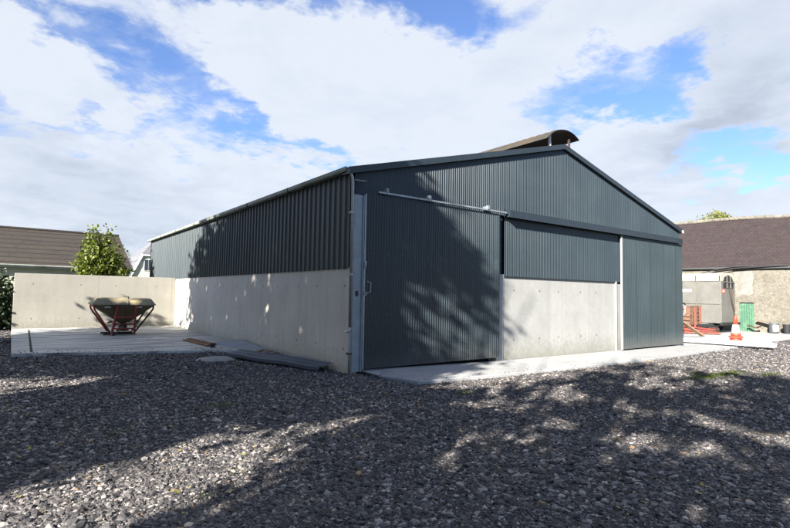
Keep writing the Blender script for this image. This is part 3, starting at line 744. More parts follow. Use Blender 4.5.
for i in range(46):
    y = random.gauss(4.05, .28); x = -random.uniform(.05, .42)
    chunk(m, (x, y, gz(x, y) + random.uniform(.05, .14)), random.uniform(.02, .055))
o = m.build('orange_rubble', M['orange_bits'], loc=(-.25, 4, 0)); o['kind'] = 'stuff'; o['label'] = 'orange brick bits by the shed wall'; o['category'] = 'rubble'

# moss and weeds on gravel; fallen leaves
def leaf_quads(mb, cs, size, flat=.0, quad=True):
    """Small bent leaf: two triangles."""
    for c in cs:
        s = size * random.uniform(.6, 1.3)
        d = Vector((random.gauss(0, 1), random.gauss(0, 1), random.gauss(0, 1) * (1 - flat))).normalized()
        u = d.orthogonal().normalized(); u.rotate(Matrix.Rotation(random.random() * 6.28, 3, d))
        if flat > .5: u = Vector((-d.y, d.x, random.gauss(0, .25))).normalized()
        c = Vector(c); w = u * s * .38
        mb.add([c - d * s * .5, c + w, c + d * s * .5, c - w + d.cross(u) * s * .08], [(0, 1, 2, 3)])
m = MB(); cs = []
for (cx, cy, rx, ry, n) in ((7.75, -4.15, .55, .13, 900), (8.85, -4.25, .75, .15, 1000), (8.3, -3.75, .25, .08, 200), (9.7, -4.9, .7, .15, 260), (-4.6, -5.2, .12, .1, 24), (-4.15, -4.9, .1, .1, 16), (-3.35, -1.75, .35, .12, 160), (1.1, -2.6, .25, .12, 120), (-4.9, -2.6, .2, .12, 60)):
    for _ in range(n):
        x = random.gauss(cx, rx * .55); y = random.gauss(cy, ry * .8); cs.append((x, y, gz(x, y) + random.uniform(.015, .05)))
leaf_quads(m, cs, .03, .3)
o = m.build('moss', M['moss']); o['kind'] = 'stuff'; o['label'] = 'green moss and weeds in the gravel'; o['category'] = 'moss'
m = MB(); cs = []
for _ in range(260):
    a = YAW + random.uniform(-.75, .6); d = random.uniform(4.5, 13); x = CAM.x + sin(a) * d; y = CAM.y + cos(a) * d
    if in_slab(x, y) or random.random() > (1.0 if a < YAW - .1 else .35): continue
    cs.append((x, y, gz(x, y) + random.uniform(.025, .04)))
leaf_quads(m, cs, .05, .75)
o = m.build('fallen_leaves', M['fallen']); o['kind'] = 'stuff'; o['label'] = 'small yellow and brown fallen leaves on gravel'; o['category'] = 'leaves'

# ------------------------------------------------------------------ right hand: cone, beam, plank
m = MB(); K = Vector((20.35, -.30, .0)); K.z = top_z(20) - .035
cone = thing('traffic_cone', 'red and white traffic cones stacked together on the concrete apron', 'cone', tuple(K))
def cone_parts(z, s, full):
    b = MB(); r = .30 * s
    pts8 = [(K.x + r * cos(a) * (1.12 if i % 2 else 1), K.y + r * sin(a) * (1.12 if i % 2 else 1)) for i, a in enumerate([pi / 8 + k * pi / 4 for k in range(8)])]
    b.prism(pts8, K.z + z, K.z + z + .07, 'z'); b.build('cone_base', M['conered'], cone, bevel=.01)
cone_parts(0, 1.0, 0); cone_parts(.17, .92, 1)
m = MB(); m.lathe([(.235, .07), (.215, .17)], tuple(K), 20); m.build('lower_cone', M['conered'], cone, smooth=True)
m = MB(); m.lathe([(.20, .24), (.185, .38)], tuple(K), 24); m.build('cone_body', M['conered'], cone, smooth=True)
m = MB(); m.lathe([(.187, .38), (.115, .76)], tuple(K), 24); m.build('cone_sleeve', M['conewhite'], cone, smooth=True)
m = MB(); m.lathe([(.113, .76), (.055, 1.10), (.042, 1.16), (.02, 1.17)], tuple(K), 24); m.build('cone_tip', M['conered'], cone, smooth=True)

m = MB(); zt = top_z(18)
# long white folded metal channel lying across the apron and out over the gravel
A = Vector((17.2, 2.35, zt + .02)); B = Vector((18.05, -2.55, zt + .03)); dv = (B - A).normalized(); nr = Vector((-dv.y, dv.x, 0))
if nr.x > 0: nr = -nr
prof = [(.42, 0), (.42, .14), (.40, .16), (.02, .17), (0, .15), (0, 0), (.012, 0), (.012, .14), (.03, .155), (.39, .148), (.405, .13), (.405, 0)]
vs = [p + nr * a + Vector((0, 0, h)) for p in (A, B) for a, h in prof]; k = len(prof)
m.add(vs, [(i, (i + 1) % k, k + (i + 1) % k, k + i) for i in range(k)] + [tuple(range(k)), tuple(range(2 * k - 1, k - 1, -1))])
o = m.build('metal_channel', M['whitemetal'], loc=(17.6, 0, zt)); tag(o, 'long white metal channel lying on the concrete with its end over gravel', 'channel')
A = Vector((18.35, 1.6, 1.08)); B = Vector((21.75, 1.68, .0))
board('timber_plank', tuple(A), tuple(B), .22, .06, M['palewood'], 'pale orange timber plank sloping down from the shed corner to the concrete', 'plank')

# ------------------------------------------------------------------ stone barn
P0 = Vector((30.3, .5, 0)); P1 = Vector((28.9, 6.0, 0)); bd = (P1 - P0).normalized(); BA = atan2(bd.y, bd.x) - pi / 2
barn = thing('stone_barn', 'old rubble stone barn with purple slate roof and green door', 'barn', tuple(P0 - bd * 16), None, BA)
# local frame: +Y along the wall (away), +X into the barn; wall face x=0
barn['_o'] = (0, 0, 0)
BL, BW, EH, RH = 40, 6.6, 3.95, 7.25
MB().box((0, 0, -.3), (BW, BL, EH)).build('wall', M['stonewall'], barn)
m = MB(); m.prism([(0, EH), (BW, EH), (BW / 2, RH - .12)], 0, BL, 'y'); m.build('gable_wall', M['stonewall'], barn)
m = MB(); n = 40
for sx, ex in ((-.18, BW / 2), (BW + .18, BW / 2)):
    vs = []
    for i in range(n + 1):
        y = -.2 + (BL + .4) * i / n
        sag = .05 * sin(i * .9) + .03 * sin(i * .37 + 1)
        for t in (0, .33, .66, 1):
            vs.append((sx + (ex - sx) * t, y, EH - .15 + (RH - EH + .15) * t + sag * (.4 + .8 * t * (1 - t) * 2)))
    m.add(vs, [(i * 4 + j, i * 4 + j + 1, (i + 1) * 4 + j + 1, (i + 1) * 4 + j) for i in range(n) for j in range(3)])
rf = m.build('roof', M['slate'], barn); sol = rf.modifiers.new('Solidify', 'SOLIDIFY'); sol.thickness = .05
m = MB()
for i in range(84):
    y = i * .48
    m.tube([(BW / 2, y, RH + .02 + .05 * sin(i * .45 * .8)), (BW / 2, y + .47, RH + .03 + .05 * sin((i + 1) * .36))], .12, 8)
m.build('ridge_tile', M['stonewall'], rf)
MB().bar((-.2, 0, EH - .16), (-.2, BL, EH - .14), .11, .10).build('gutter', M['black'], barn)
def bl(u_y): return u_y
# positions along local Y: 16 = P0 (frame edge), 21.7 = P1
def loc_y(x, y): return (Vector((x, y, 0)) - (P0 - bd * 16)).dot(bd)
gy = 18.05
dr = MB().box((-.05, gy - .36, -.1), (.0, gy + .36, 1.62)).build('door', M['greendoor'], barn)
m = MB()
for i in range(1, 6): m.box((-.056, gy - .36 + i * .12 - .006, -.1), (-.051, gy - .36 + i * .12 + .006, 1.62))
m.box((-.06, gy - .36, 1.62), (.02, gy + .36, 1.70)); m.build('door_boards', M['dark'], dr)
m = MB(); m.prism([(gy - .36, 2.25), (gy - .1, 2.1), (gy + .2, 2.18), (gy + .5, 1.98), (gy + .60, 2.6), (gy + .55, 3.1), (gy + .64, 3.62), (gy - .30, 3.66), (gy - .38, 3.2), (gy - .30, 2.7)], -.012, .0, 'x'); m.build('whitewash_patch', M['render_white'], barn)
m = MB(); m.box((-.02, 15.1, .55), (.0, 16.35, 1.35)); m.build('blocked_window', M['stonewall'], barn)
m = MB(); m.box((-.03, 15.05, 1.35), (.0, 16.4, 1.45)); m.build('window_lintel', M['stonewall'], barn)

def toW(lx, ly, z=0):
    v = Vector((lx, ly, 0)); v.rotate(Matrix.Rotation(BA, 3, 'Z')); v += (P0 - bd * 16); return (v.x, v.y, z)
tzg = top_z(30)
# sagging cables in front of barn eave
m = MB()
for dz in (0, -.11):
    cps = [(24.5, 1.9), (23, 2.55), (21.5, 3.14), (20.5, 3.46), (19.4, 3.74), (18.6, 3.87), (17.4, 3.90), (16.0, 3.92)]
    m.tube([toW(-.32 - .02 * (dz < 0), a, b + dz * min(1, (a - 15.5) / 3)) for a, b in cps], .03, 6)
o = m.build('overhead_cable', M['black']); tag(o, 'pair of black cables curving up to the barn eave above the livestock trailer', 'cable')

# things at the barn foot
p = toW(-.7, 16.7, tzg)
dm = thing('feed_drum', 'dark drum with white label standing at the barn wall foot', 'drum', p)
MB().lathe([(.19, 0), (.24, .02), (.25, .25), (.25, .5), (.23, .55), (.15, .56)], p, 20).build('drum_body', M['bluebucket'], dm)
m = MB(); ar = [radians(185 + 11 * i) for i in range(8)]
m.add([(p[0] + .254 * cos(a), p[1] + .254 * sin(a), p[2] + z) for z in (.10, .44) for a in ar], [(i, i + 1, i + 9, i + 8) for i in range(7)]); m.build('drum_label', M['conewhite'], dm)
p = toW(-.7, 16.1, tzg)
bk = thing('black_bucket', 'small black bucket beside the labelled drum at the barn', 'bucket', p)
MB().lathe([(.15, 0), (.22, .48), (.23, .5), (.2, .5), (.15, .1)], p, 18).build('bucket_body', M['black'], bk)
MB().tube([(p[0], p[1] - .22, p[2] + .48), (p[0] - .1, p[1] - .15, p[2] + .34), (p[0] - .12, p[1], p[2] + .30), (p[0] - .1, p[1] + .15, p[2] + .34), (p[0], p[1] + .22, p[2] + .48)], .008, 6).build('handle', M['galv'], bk)
a = toW(-.25, 17.55, .62); b = toW(-.55, 16.5, .42)
board('grey_board', a, b, .3, .05, M['oak_tan'], 'weathered board leaning low on the barn wall above the drum', 'board')
m = MB(); q0 = Vector(toW(-.45, 18.0, tzg + .28)); pts_ = [q0 + Vector((.03 * sin(i * 1.7), -i * .1, .05 * sin(i * 1.1))) for i in range(8)]
m.tube(pts_, .05, 8)
o = m.build('coiled_hose', M['rust']); tag(o, 'dark lumpy hose between green door and leaning board', 'hose')

# ------------------------------------------------------------------ livestock box, parallel with the barn
T = Vector((26.2, 2.5, top_z(26)))
box = thing('livestock_trailer', 'tall grey livestock trailer with cream roof standing before the stone barn', 'trailer', tuple(T), None, radians(-2))
box['_o'] = (0, 0, 0)
TL, TW, T0, T1 = 6.5, 1.75, .55, 2.95
m = MB(); m.box((0, 0, T0), (TW, TL, T1)); bdy = m.build('body', M['trailergrey'], box, bevel=.02)
m = MB(); pr = [(-.06, T1 - .02), (-.07, T1 + .12)] + [(TW / 2 - (TW / 2 + .07) * cos(a), T1 + .12 + .36 * sin(a) ** .8) for a in [pi * i / 14 for i in range(1, 14)]] + [(TW + .07, T1 + .12), (TW + .06, T1 - .02)]
m.prism(pr, -.0, TL + .05, 'y'); m.build('roof', M['trailerroof'], box)
m = MB()
for i in range(6):
    y = .05 + i * 1.28; m.box((-.035, y - .035, T0), (-.001, y + .035, T1 - .03))
m.box((-.045, 0, T0 + 1.05), (-.001, TL, T0 + 1.11)); m.box((-.05, 0, T0 - .03), (-.001, TL, T0 + .06)); m.build('side_rib', M['trailergrey'], bdy)
for i in range(6):
    y = .05 + i * 1.28; MB().box((-.085, y - .03, T1 + .0), (-.07, y + .03, T1 + .30)).build('roof_clip', M['rust'], bdy)
m = MB(); m.prism([(TW / 2 - .62, T1 - .42), (TW / 2 + .62, T1 - .42), (TW / 2 + .62, T1 - .05), (TW / 2 + .45, T1 + .22), (TW / 2, T1 + .33), (TW / 2 - .45, T1 + .22), (TW / 2 - .62, T1 - .05)], -.03, -.002, 'y')
gw = m.build('end_opening', M['dark'], box)
m = MB()
for x in (-.22, .22): m.bar((TW / 2 + x, -.045, T1 - .42), (TW / 2 + x, -.045, T1 + .28), .05, .03)
m.bar((TW / 2 - .62, -.05, T1 - .08), (TW / 2 + .62, -.05, T1 - .08), .05, .05); m.build('opening_bars', M['trailergrey'], gw)
MB().box((.12, -.012, T1 - .72), (.42, -.001, T1 - .48)).build('warning_sticker', M['signred'], box)
MB().box((.17, -.018, T1 - .66), (.37, -.0125, T1 - .54)).build('sticker_centre', M['label'], box)
MB().box((-.012, 1.6, T1 - .65), (-.001, 2.7, T1 - .5)).build('name_plate', M['label'], box)
m = MB(); m.tube([(.85, -.04, T1 - .3), (1.0, -.10, T1 - 1.1), (1.25, -.14, T1 - 1.7), (1.3, -.1, T1 - 2.1)], .02, 6); m.tube([(1.25, -.04, T1 - .3), (1.1, -.12, T1 - 1.2), (1.35, -.14, T1 - 1.8)], .02, 6); m.build('cable', M['rust'], box)
MB().box((.25, .3, .32), (TW - .25, TL - .3, T0)).build('chassis', M['black'], box)
m = MB(); m.box((-.25, -.16, .42), (TW + .25, -.02, .56)); m.build('bumper', M['black'], box)
for y in (.9, 3.2, 4.3):
    for x in (.02, TW - .27):
        w = MB(); w.tube([(x, y, .40), (x + .25, y, .40)], .40, 20); wo = w.build('wheel', M['black'], box)
        MB().tube([(x - .01, y, .40), (x, y, .40)], .2, 16).build('rim', M['galv'], wo)

# slatted transport box with red frame, left of trailer
Q = Vector((24.0, 3.95, top_z(22)))
cr = thing('transport_box', 'rust brown slatted box with red uprights and black tyres on top', 'box', tuple(Q))
def q(x, y, z): return (Q.x + x, Q.y + y, Q.z + z)
m = MB()
for i in range(5): m.box(q(0, -.72, .46 + i * .215), q(.05, 1.3, .46 + i * .215 + .17)); m.box(q(.0, -.78, .46 + i * .215), q(1.2, -.73, .46 + i * .215 + .17))
for i in range(3): m.box(q(.06 + i * .5, -.81, .42), q(.16 + i * .5, -.785, 1.50))
m.box(q(.0, -.76, .42), q(.05, -.72, 1.5))
m.box(q(.05, -.73, .42), q(1.2, 1.3, .48)); m.box(q(1.15, -.73, .48), q(1.2, 1.3, 1.4)); m.build('slatted_side', M['cratewood'], cr)
for x, y in ((.30, -.87), (.95, -.87), (-.05, .9)): MB().box(q(x, y, .05), q(x + .05, y + .08, 1.42)).build('upright', M['redbright'], cr)
m = MB(); m.box(q(-.04, -.70, .36), q(1.2, 1.3, .42)); m.box(q(-.06, -.80, .0), q(.06, 1.3, .08)); m.build('base_frame', M['red'], cr)
for k, (x, y) in enumerate(((.45, .15), (.5, .8))):
    t = MB(); R, r = .30, .11
    vs = [(Q.x + x + (R + r * cos(b)) * cos(a), Q.y + y + (R + r * cos(b)) * sin(a), Q.z + 1.56 + r * sin(b)) for a in [2 * pi * i / 20 for i in range(20)] for b in [2 * pi * j / 10 for j in range(10)]]
    t.add(vs, [(i * 10 + j, ((i + 1) % 20) * 10 + j, ((i + 1) % 20) * 10 + (j + 1) % 10, i * 10 + (j + 1) % 10) for i in range(20) for j in range(10)])
    o = t.build('old_tyre', M['black'], smooth=True, loc=(Q.x + x, Q.y + y, Q.z + 1.5))
    tag(o, ['old black tyre lying on the slatted box, nearer the plank', 'old black tyre lying on the slatted box, nearer the shed'][k], 'tyre', 'tyres on the slatted box')
m = MB()
for sx, ex in ((0, 1)[:1] and ((.05, 1.15),)):
    pass
# low red implement on the ground between box and cone
R_ = Vector((23.2, 2.6, top_z(22)))
im = thing('red_implement', 'low flat red implement with black drum lying in front of the trailer', 'implement', tuple(R_))
def r3(x, y, z): return (R_.x + x, R_.y + y, R_.z + z)
m = MB(); m.add([r3(-.2, .9, .10), r3(1.3, -.7, .06), r3(1.7, -.4, .10), r3(.4, 1.3, .36), r3(-.2, .9, .02), r3(1.3, -.7, .0), r3(1.7, -.4, .0), r3(.4, 1.3, .0)], [(0, 1, 2, 3), (0, 4, 5, 1), (1, 5, 6, 2), (2, 6, 7, 3), (3, 7, 4, 0)])
m.build('deck', M['redbright'], im, bevel=.01)
m = MB(); m.bar(r3(-.1, 1.0, .2), r3(.9, -.2, .16), .08, .08); m.bar(r3(.2, 1.2, .42), r3(1.6, -.3, .2), .06, .06); m.build('rail', M['red'], im)
m = MB(); m.tube([r3(1.5, .6, .26), r3(2.9, .4, .26)], .22, 16); m.build('drum', M['black'], im)
m = MB(); m.tube([r3(2.0, .1, .16), r3(2.6, 0, .16)], .15, 14); m.build('roller', M['rust'], im)

# ------------------------------------------------------------------ houses on the left
def hip_house(name, label, x0, x1, y0, y1, eave, ridge, wallm, roofm, hip=1.0, gable=False, over=.35, rot=0, loc=(0, 0, 0)):
    t = thing(name, label, 'house', loc, None, rot); t['_o'] = (0, 0, 0)
    MB().box((x0, y0, -.3), (x1, y1, eave)).build('wall', wallm, t)
    m = MB(); ym = (y0 + y1) / 2
    a, b, c, d = x0 - over, x1 + over, y0 - over, y1 + over
    ez = eave - .05
    vs = [(a, c, ez), (b, c, ez), (b, d, ez), (a, d, ez), (a + (hip if not gable else 0), ym, ridge), (b - (hip if not gable else 0), ym, ridge)]
    m.add(vs, [(0, 1, 5, 4), (2, 3, 4, 5), (1, 2, 5), (3, 0, 4), (0, 3, 2, 1)])
    r = m.build('roof', roofm, t)
    MB().tube([(vs[4][0], ym, ridge + .02), (vs[5][0], ym, ridge + .02)], .10, 6).build('ridge_tile', roofm, r)
    return t
bung = hip_house('bungalow', 'low pale green bungalow with brown tiled roof behind the concrete wall', -26, .75, 0, 8.4, 3.10, 5.62, M['housegreen'], M['browntile'], hip=.15, rot=radians(2.0), loc=(-1.2, 26.9, 0))
m = MB(); m.box((-26.4, -.40, 2.98), (1.1, -.35, 3.14)); m.build('fascia', M['fascia'], bung)
m = MB(); m.tube([(-26.4, -.46, 3.13), (1.1, -.46, 3.10)], .045, 8); m.build('gutter', M['gutter'], bung)
win = MB().box((-9, -.05, 1.0), (-7.4, .02, 2.1)).build('window', M['whitepaint'], bung); MB().box((-8.92, -.06, 1.08), (-7.48, -.052, 2.02)).build('pane', M['glass'], win)

# cream gabled house seen beside the shed's far corner
ch = thing('cream_house', 'cream gabled house with grey slate roof seen past the shed far corner', 'house', (3.75, 46, 0))
def c3(x, y, z): return (3.75 + x, 46 + y, z)
m = MB()
m.add([c3(-1.5, 0, -.3), c3(6, 0, -.3), c3(6, 0, 5.2), c3(0, 0, 5.2), c3(-1.5, 0, 1.85)] + [c3(-1.5, 7, -.3), c3(6, 7, -.3), c3(6, 7, 5.2), c3(0, 7, 5.2), c3(-1.5, 7, 1.85)],
      [(0, 1, 2, 3, 4), (5, 9, 8, 7, 6), (0, 4, 9, 5), (1, 6, 7, 2)])
m.build('wall', M['housecream'], ch)
m = MB(); m.bar(c3(-1.7, -.12, 1.5), c3(.02, -.12, 5.3), .2, .16, (0, 1, 0)); m.bar(c3(-.05, -.13, 5.32), c3(6.2, -.13, 5.32), .2, .16, (0, 1, 0)); m.build('verge_board', M['whitepaint'], ch)
m = MB(); m.add([c3(-1.75, -.2, 1.5), c3(0, -.2, 5.42), c3(0, 7, 5.42), c3(-1.75, 7, 1.5)], [(0, 1, 2, 3)])
m.add([c3(0, -.25, 5.42), c3(6.3, -.25, 5.42), c3(5, 3.5, 7.4), c3(1.9, 3.5, 7.4)], [(0, 1, 2, 3)]); m.add([c3(0, -.25, 5.42), c3(1.9, 3.5, 7.4), c3(0, 7, 5.42)], [(0, 1, 2)])
m.add([c3(6.3, -.25, 5.42), c3(6.3, 7, 5.42), c3(5, 3.5, 7.4)], [(0, 1, 2)]); m.add([c3(6.3, 7, 5.42), c3(0, 7, 5.42), c3(1.9, 3.5, 7.4), c3(5, 3.5, 7.4)], [(0, 1, 2, 3)])
m.build('roof', M['greyslate'], ch)
w = MB().box(c3(.22, -.06, 3.75), c3(1.0, .02, 4.9)).build('window', M['whitepaint'], ch)
for a, b in ((.27, .58), (.64, .95)):
    MB().box(c3(a, -.08, 3.8), c3(b, -.062, 4.85)).build('pane', M['glass'], w)
# lower grey roof between the two houses
lr = thing('garage', 'low garage with grey purple roof between bungalow and cream house', 'garage', (.6, 34, 0))
MB().box((-.5, 34, -.3), (.85, 38, 3.3)).build('wall', M['housecream'], lr)
m = MB(); m.add([(-.8, 33.8, 3.25), (1.1, 33.8, 3.25), (1.1, 36, 4.75), (.45, 36, 4.75), (-.8, 38.2, 3.25), (1.1, 38.2, 3.25)], [(0, 1, 2, 3), (3, 2, 5, 4), (0, 3, 4)]); m.build('roof', M['greyslate'], lr)

# ------------------------------------------------------------------ trees
def crown_pts(blobs, n, test=None, clump=26, spread=.32):
    out = []
    tot = sum(b[3] * b[4] * b[5] for b in blobs)
    for b in blobs:
        k = int(n * b[3] * b[4] * b[5] / tot / clump) + (4 if clump < 14 else 1)
        for _ in range(k):
            d = Vector((random.gauss(0, 1), random.gauss(0, 1), random.gauss(0, 1))).normalized() * random.random() ** .42
            c = Vector((b[0] + d.x * b[3], b[1] + d.y * b[4], b[2] + d.z * b[5]))
            sp_ = spread * random.uniform(.6, 1.3)
            for _ in range(clump):
                p = c + Vector((random.gauss(0, sp_), random.gauss(0, sp_), random.gauss(0, sp_ * .75)))
                if test is None or test(p): out.append(p)
    return out
def tree(name, label, cat, base, blobs, n, leaf, lm, trunk_r=.18, group=None, test=None, clump=26, spread=.32, tips=None):
    t = thing(name, label, cat, tuple(base), group)
    m = MB(); top = Vector((sum(b[0] for b in blobs) / len(blobs), sum(b[1] for b in blobs) / len(blobs), max(b[2] for b in blobs)))
    bs_ = Vector(base)
    ctrl = [bs_ - Vector((0, 0, .2)), bs_ + (top - bs_) * .25 + Vector((.1, .05, 0)) * trunk_r * 5, bs_ + (top - bs_) * .6, top]
    m.tube(ctrl, [trunk_r * 1.25, trunk_r, trunk_r * .6, trunk_r * .2], 9)
    for b in blobs:
        f = random.uniform(.25, .6); s = bs_ + (top - bs_) * f; e = Vector(b[:3])
        mid = (s + e) / 2 + Vector((0, 0, -.1 * (e - s).length))
        m.tube([s, mid, e], [trunk_r * .45, trunk_r * .28, trunk_r * .1], 6)
        for _ in range(3):
            e2 = e + Vector((random.uniform(-1, 1) * b[3], random.uniform(-1, 1) * b[4], random.uniform(-.3, 1) * b[5])) * .7
            m.tube([mid, e2], [trunk_r * .18, trunk_r * .05], 5)
    m.build('trunk', M['bark'], t)
    pts_ = crown_pts(blobs, n, test, clump, spread)
    c = MB(); leaf_quads(c, pts_, leaf)
    if tips:
        for (a, b_) in tips: c.add(*([], []))
    c_ = c; vs = np.array([tuple(v) for v in c_.v])
    me = bpy.data.meshes.new('crown'); o_ = np.array(base)
    me.from_pydata([tuple(x) for x in (vs - o_)], [], c_.f); me.materials.append(lm)
    o = bpy.data.objects.new('crown', me); COL.objects.link(o); o.parent = t
    return t
# bright sapling behind the low wall
B_ = (-2.75, 20.2, -.05)
blobs = [(-3.0, 20.2, 2.9, .75, .7, .7), (-2.3, 20.3, 2.8, .75, .7, .7), (-2.75, 20.2, 3.55, .85, .7, .65), (-2.15, 20.2, 3.45, .55, .5, .5), (-3.3, 20.2, 3.2, .4, .5, .5), (-3.05, 20.2, 4.55, .16, .16, .6), (-3.25, 20.2, 4.25, .14, .14, .4), (-2.4, 20.2, 4.65, .12, .12, .6), (-2.2, 20.2, 4.2, .12, .12, .45), (-2.75, 20.2, 4.5, .1, .1, .35), (-1.75, 20.2, 2.7, .45, .5, .45), (-2.8, 20.2, 4.1, .45, .4, .3)]
tree('leafy_sapling', 'bright yellow green sapling rising behind the cream concrete wall', 'tree', B_, blobs, 5200, .15, M['leaf_bright'], .07, clump=12, spread=.16)
# dark hedge shrub left of low wall
for k, (x, y, r, h, lab) in enumerate(((-7.0, 17.0, .95, 2.5, 'dark green hedge shrub at the left end of the cream concrete wall'), (-8.5, 18.4, 1.2, 2.7, 'dark green hedge shrub further back in the left corner'))):
    blobs = [(x + a * r * .5, y + b * r * .5, z, r * .7, r * .7, .6) for a, b, z in ((0, 0, h - .6), (.3, -.5, h - 1.0), (.2, -.6, .9), (-.8, .3, h - .9), (.5, -.4, h - 1.1), (0, -.5, h - 1.6), (.6, .2, h - 1.9), (-.5, -.3, .5), (.4, 0, .4))]
    tree('hedge_shrub', lab, 'shrub', (x, y, -.05), blobs, 15000, .13, M['leaf_hedge'], .06, 'shrubs by the concrete wall', clump=20, spread=.2)
# tree tops behind barn
for k, (x, y, z, r, lab) in enumerate(((42.5, 15.8, 8.5, 1.5, 'yellow green tree top over the barn roof next to the shed eave'), (47, 10.5, 8.8, 1.5, 'wider yellow green tree top over the middle of the barn roof'))):
    blobs = [(x + a * r, y + b * r, z + c_ * r, r * .8, r * .8, r * .6) for a, b, c_ in ((0, 0, 0), (-.8, .6, -.2), (.7, -.7, -.15), (.2, .2, .25), (1.2, -1.3, -.5), (-1.1, 1.1, -.5))]
    tree('broadleaf_tree', lab, 'tree', (x, y, -.2), blobs, 4200, .22, M['leaf_yellow'], .2, 'trees behind the barn', clump=16, spread=.3)

# tall trees standing left of and behind the photographer; they throw the dappled shade on yard and shed
TAZ = 1 / tan(SUN_AZ); TEL = tan(SUN_EL) / sin(SUN_AZ)
def sun_plane(p): return p.y - (p.x + 14) * TAZ, p.z + (p.x + 14) * TEL
def interp(x, tab):
    if x <= tab[0][0]: return tab[0][1]
    for (a, b), (c, d) in zip(tab, tab[1:]):
        if x <= c: return b + (d - b) * (x - a) / (c - a)
    return tab[-1][1]
EL = [(3.6, -7.4), (4.6, -7.3), (5.4, -7.3), (6.1, -8.4), (7.4, -8.6), (8.0, -7.7), (9.5, -8.2), (10.5, -8.9), (11.0, -8.6), (11.9, -7.8), (12.8, -6.8), (14, -6.1), (16, -5)]
ER = [(3.6, -9.6), (5.0, -9.9), (5.8, -9.3), (6.6, -8.6), (7.4, -8.8), (8.2, -10.0), (9.2, -10.6), (10.2, -11.2), (12, -12.0)]
HOLES = [(6.5, 7.3, 1.5, .6), (-12.6, 7.25, .95, .32), (-13.4, 7.6, .8, .3), (-11.6, 7.3, .6, .22), (-11.3, 8.6, .9, .22), (-12.9, 9.9, .7, .2), (-13.6, 8.4, .7, .25), (-11.9, 10.4, .8, .22), (-10.8, 6.7, .6, .2), (-12.2, 9.6, .8, .2), (-9.6, 6.9, .7, .2), (-13.9, 9.3, .5, .2), (-13.2, 6.5, .5, .25), (-11.0, 6.3, .5, .22), (-14.9, 8.3, .6, .25), (-10.2, 7.6, .8, .2), (-9.2, 6.2, .6, .3), (-12.6, 8.4, .7, .2), (-9.4, 8.6, .6, .3), (-14.4, 6.9, .5, .2),
         (2.6, 11.2, .35, .5), (3.3, 11.7, .6, .3), (5.2, 8.0, .3, .3), (4.0, 6.2, .7, .15), (6.2, 5.6, 1.0, .2), (2.4, 5.3, .8, .12), (7.5, 6.6, .9, .15)]
def shade_ok(p):
    a, b = sun_plane(p)
    if a > -10: a += random.gauss(0, .32); b += random.gauss(0, .22)
    else: a += random.gauss(0, .20); b += random.gauss(0, .12)
    j = .35 * mnoise.noise(Vector((a * 1.1, b * 1.1, 4))) + .15 * mnoise.noise(Vector((a * 3.3, b * 3.3, 9)))
    for (ha, hb, ra, rb) in HOLES:
        if ((a - ha) / ra) ** 2 + ((b - hb) / rb) ** 2 < 1 + j * 3.5: return False
    h = mnoise.noise(Vector((a * 1.25, b * 1.9, 21))) + .55 * mnoise.noise(Vector((a * 3.6, b * 4.6, 33)))
    if a > -8:
        if not (b < 7.2 and -6.5 < a < -1) and random.random() < (h - .14) * 2.4: return False
    elif random.random() < (h - .06) * 2.6: return False
    if a > interp(b, EL) + j:
        lim = 7.2 - max(0, b - 10) * .9 if b > 7.3 else 10.4
        return a < lim + j * 1.4
    if a < interp(b, ER) + j: return b < 11.75 + j
    return False
def big_tree(lab, x, y, top, ry, n, group='tall trees along the left of the yard'):
    blobs = []
    for k in range(16):
        a = random.uniform(0, 6.28); rr = random.random() ** .5
        zz = random.uniform(2.4, top - .8)
        w = ry * (1 - .35 * abs(zz / top - .55))
        blobs.append((x + cos(a) * rr * 1.5, y + sin(a) * rr * w, zz, 1.7, 2.0, 1.5))
    blobs.append((x, y, top - 1.5, 1.2, 1.8, 1.5))
    return tree('broadleaf_tree', lab, 'tree', (x, y, -.1), blobs, n, .34, M['leaf_dark'], .3, group, shade_ok, clump=30, spread=.33)
BT = [('tall dark broadleaf tree left of the yard, closest to the concrete wall', -15.5, 5.2, 11.4, 2.2, 14000),
      ('tall dark broadleaf tree left of the yard, facing the middle of the slab', -15.0, 1.2, 13.2, 2.6, 17500),
      ('tall dark broadleaf tree left of the yard, facing the near shed corner', -14.5, -3.4, 14.4, 2.9, 20000),
      ('tall dark broadleaf tree left of the photographer, beside the open gap', -13.2, -6.6, 14.2, 2.2, 15500),
      ('tall broadleaf tree behind the photographer, nearer the yard gap', -14.5, -12.6, 12.3, 2.6, 9500),
      ('tall broadleaf tree behind the photographer, middle of three', -14.8, -16.6, 12.4, 2.8, 9500),
      ('tall broadleaf tree behind the photographer, farthest from the shed', -15.0, -21.2, 12.3, 2.8, 8500)]
for a in BT: big_tree(*a)
# low scrub under them shades the slab
blobs = [(-12.0 + random.uniform(-1, 1), y, random.uniform(2.2, 5.0), 1.1, 1.4, 1.2) for y in np.linspace(2.5, 11.5, 12)]
tree('hazel_bush', 'broad hazel bush left of the yard slab under the tall trees', 'bush', (-12, 7, -.1), blobs, 6500, .30, M['leaf_dark'], .12, None, shade_ok, clump=24, spread=.4)
blobs = [(-12.5 + random.uniform(-1, 1), y, random.uniform(4.6, 8.8), 1.3, 1.4, 1.3) for y in np.linspace(-12.5, -6.5, 12)]
tree('ash_tree', 'slender ash tree between the two groups of tall trees', 'tree', (-12.5, -9.2, -.1), blobs, 7000, .27, M['leaf_dark'], .08, None, shade_ok, clump=24, spread=.4)

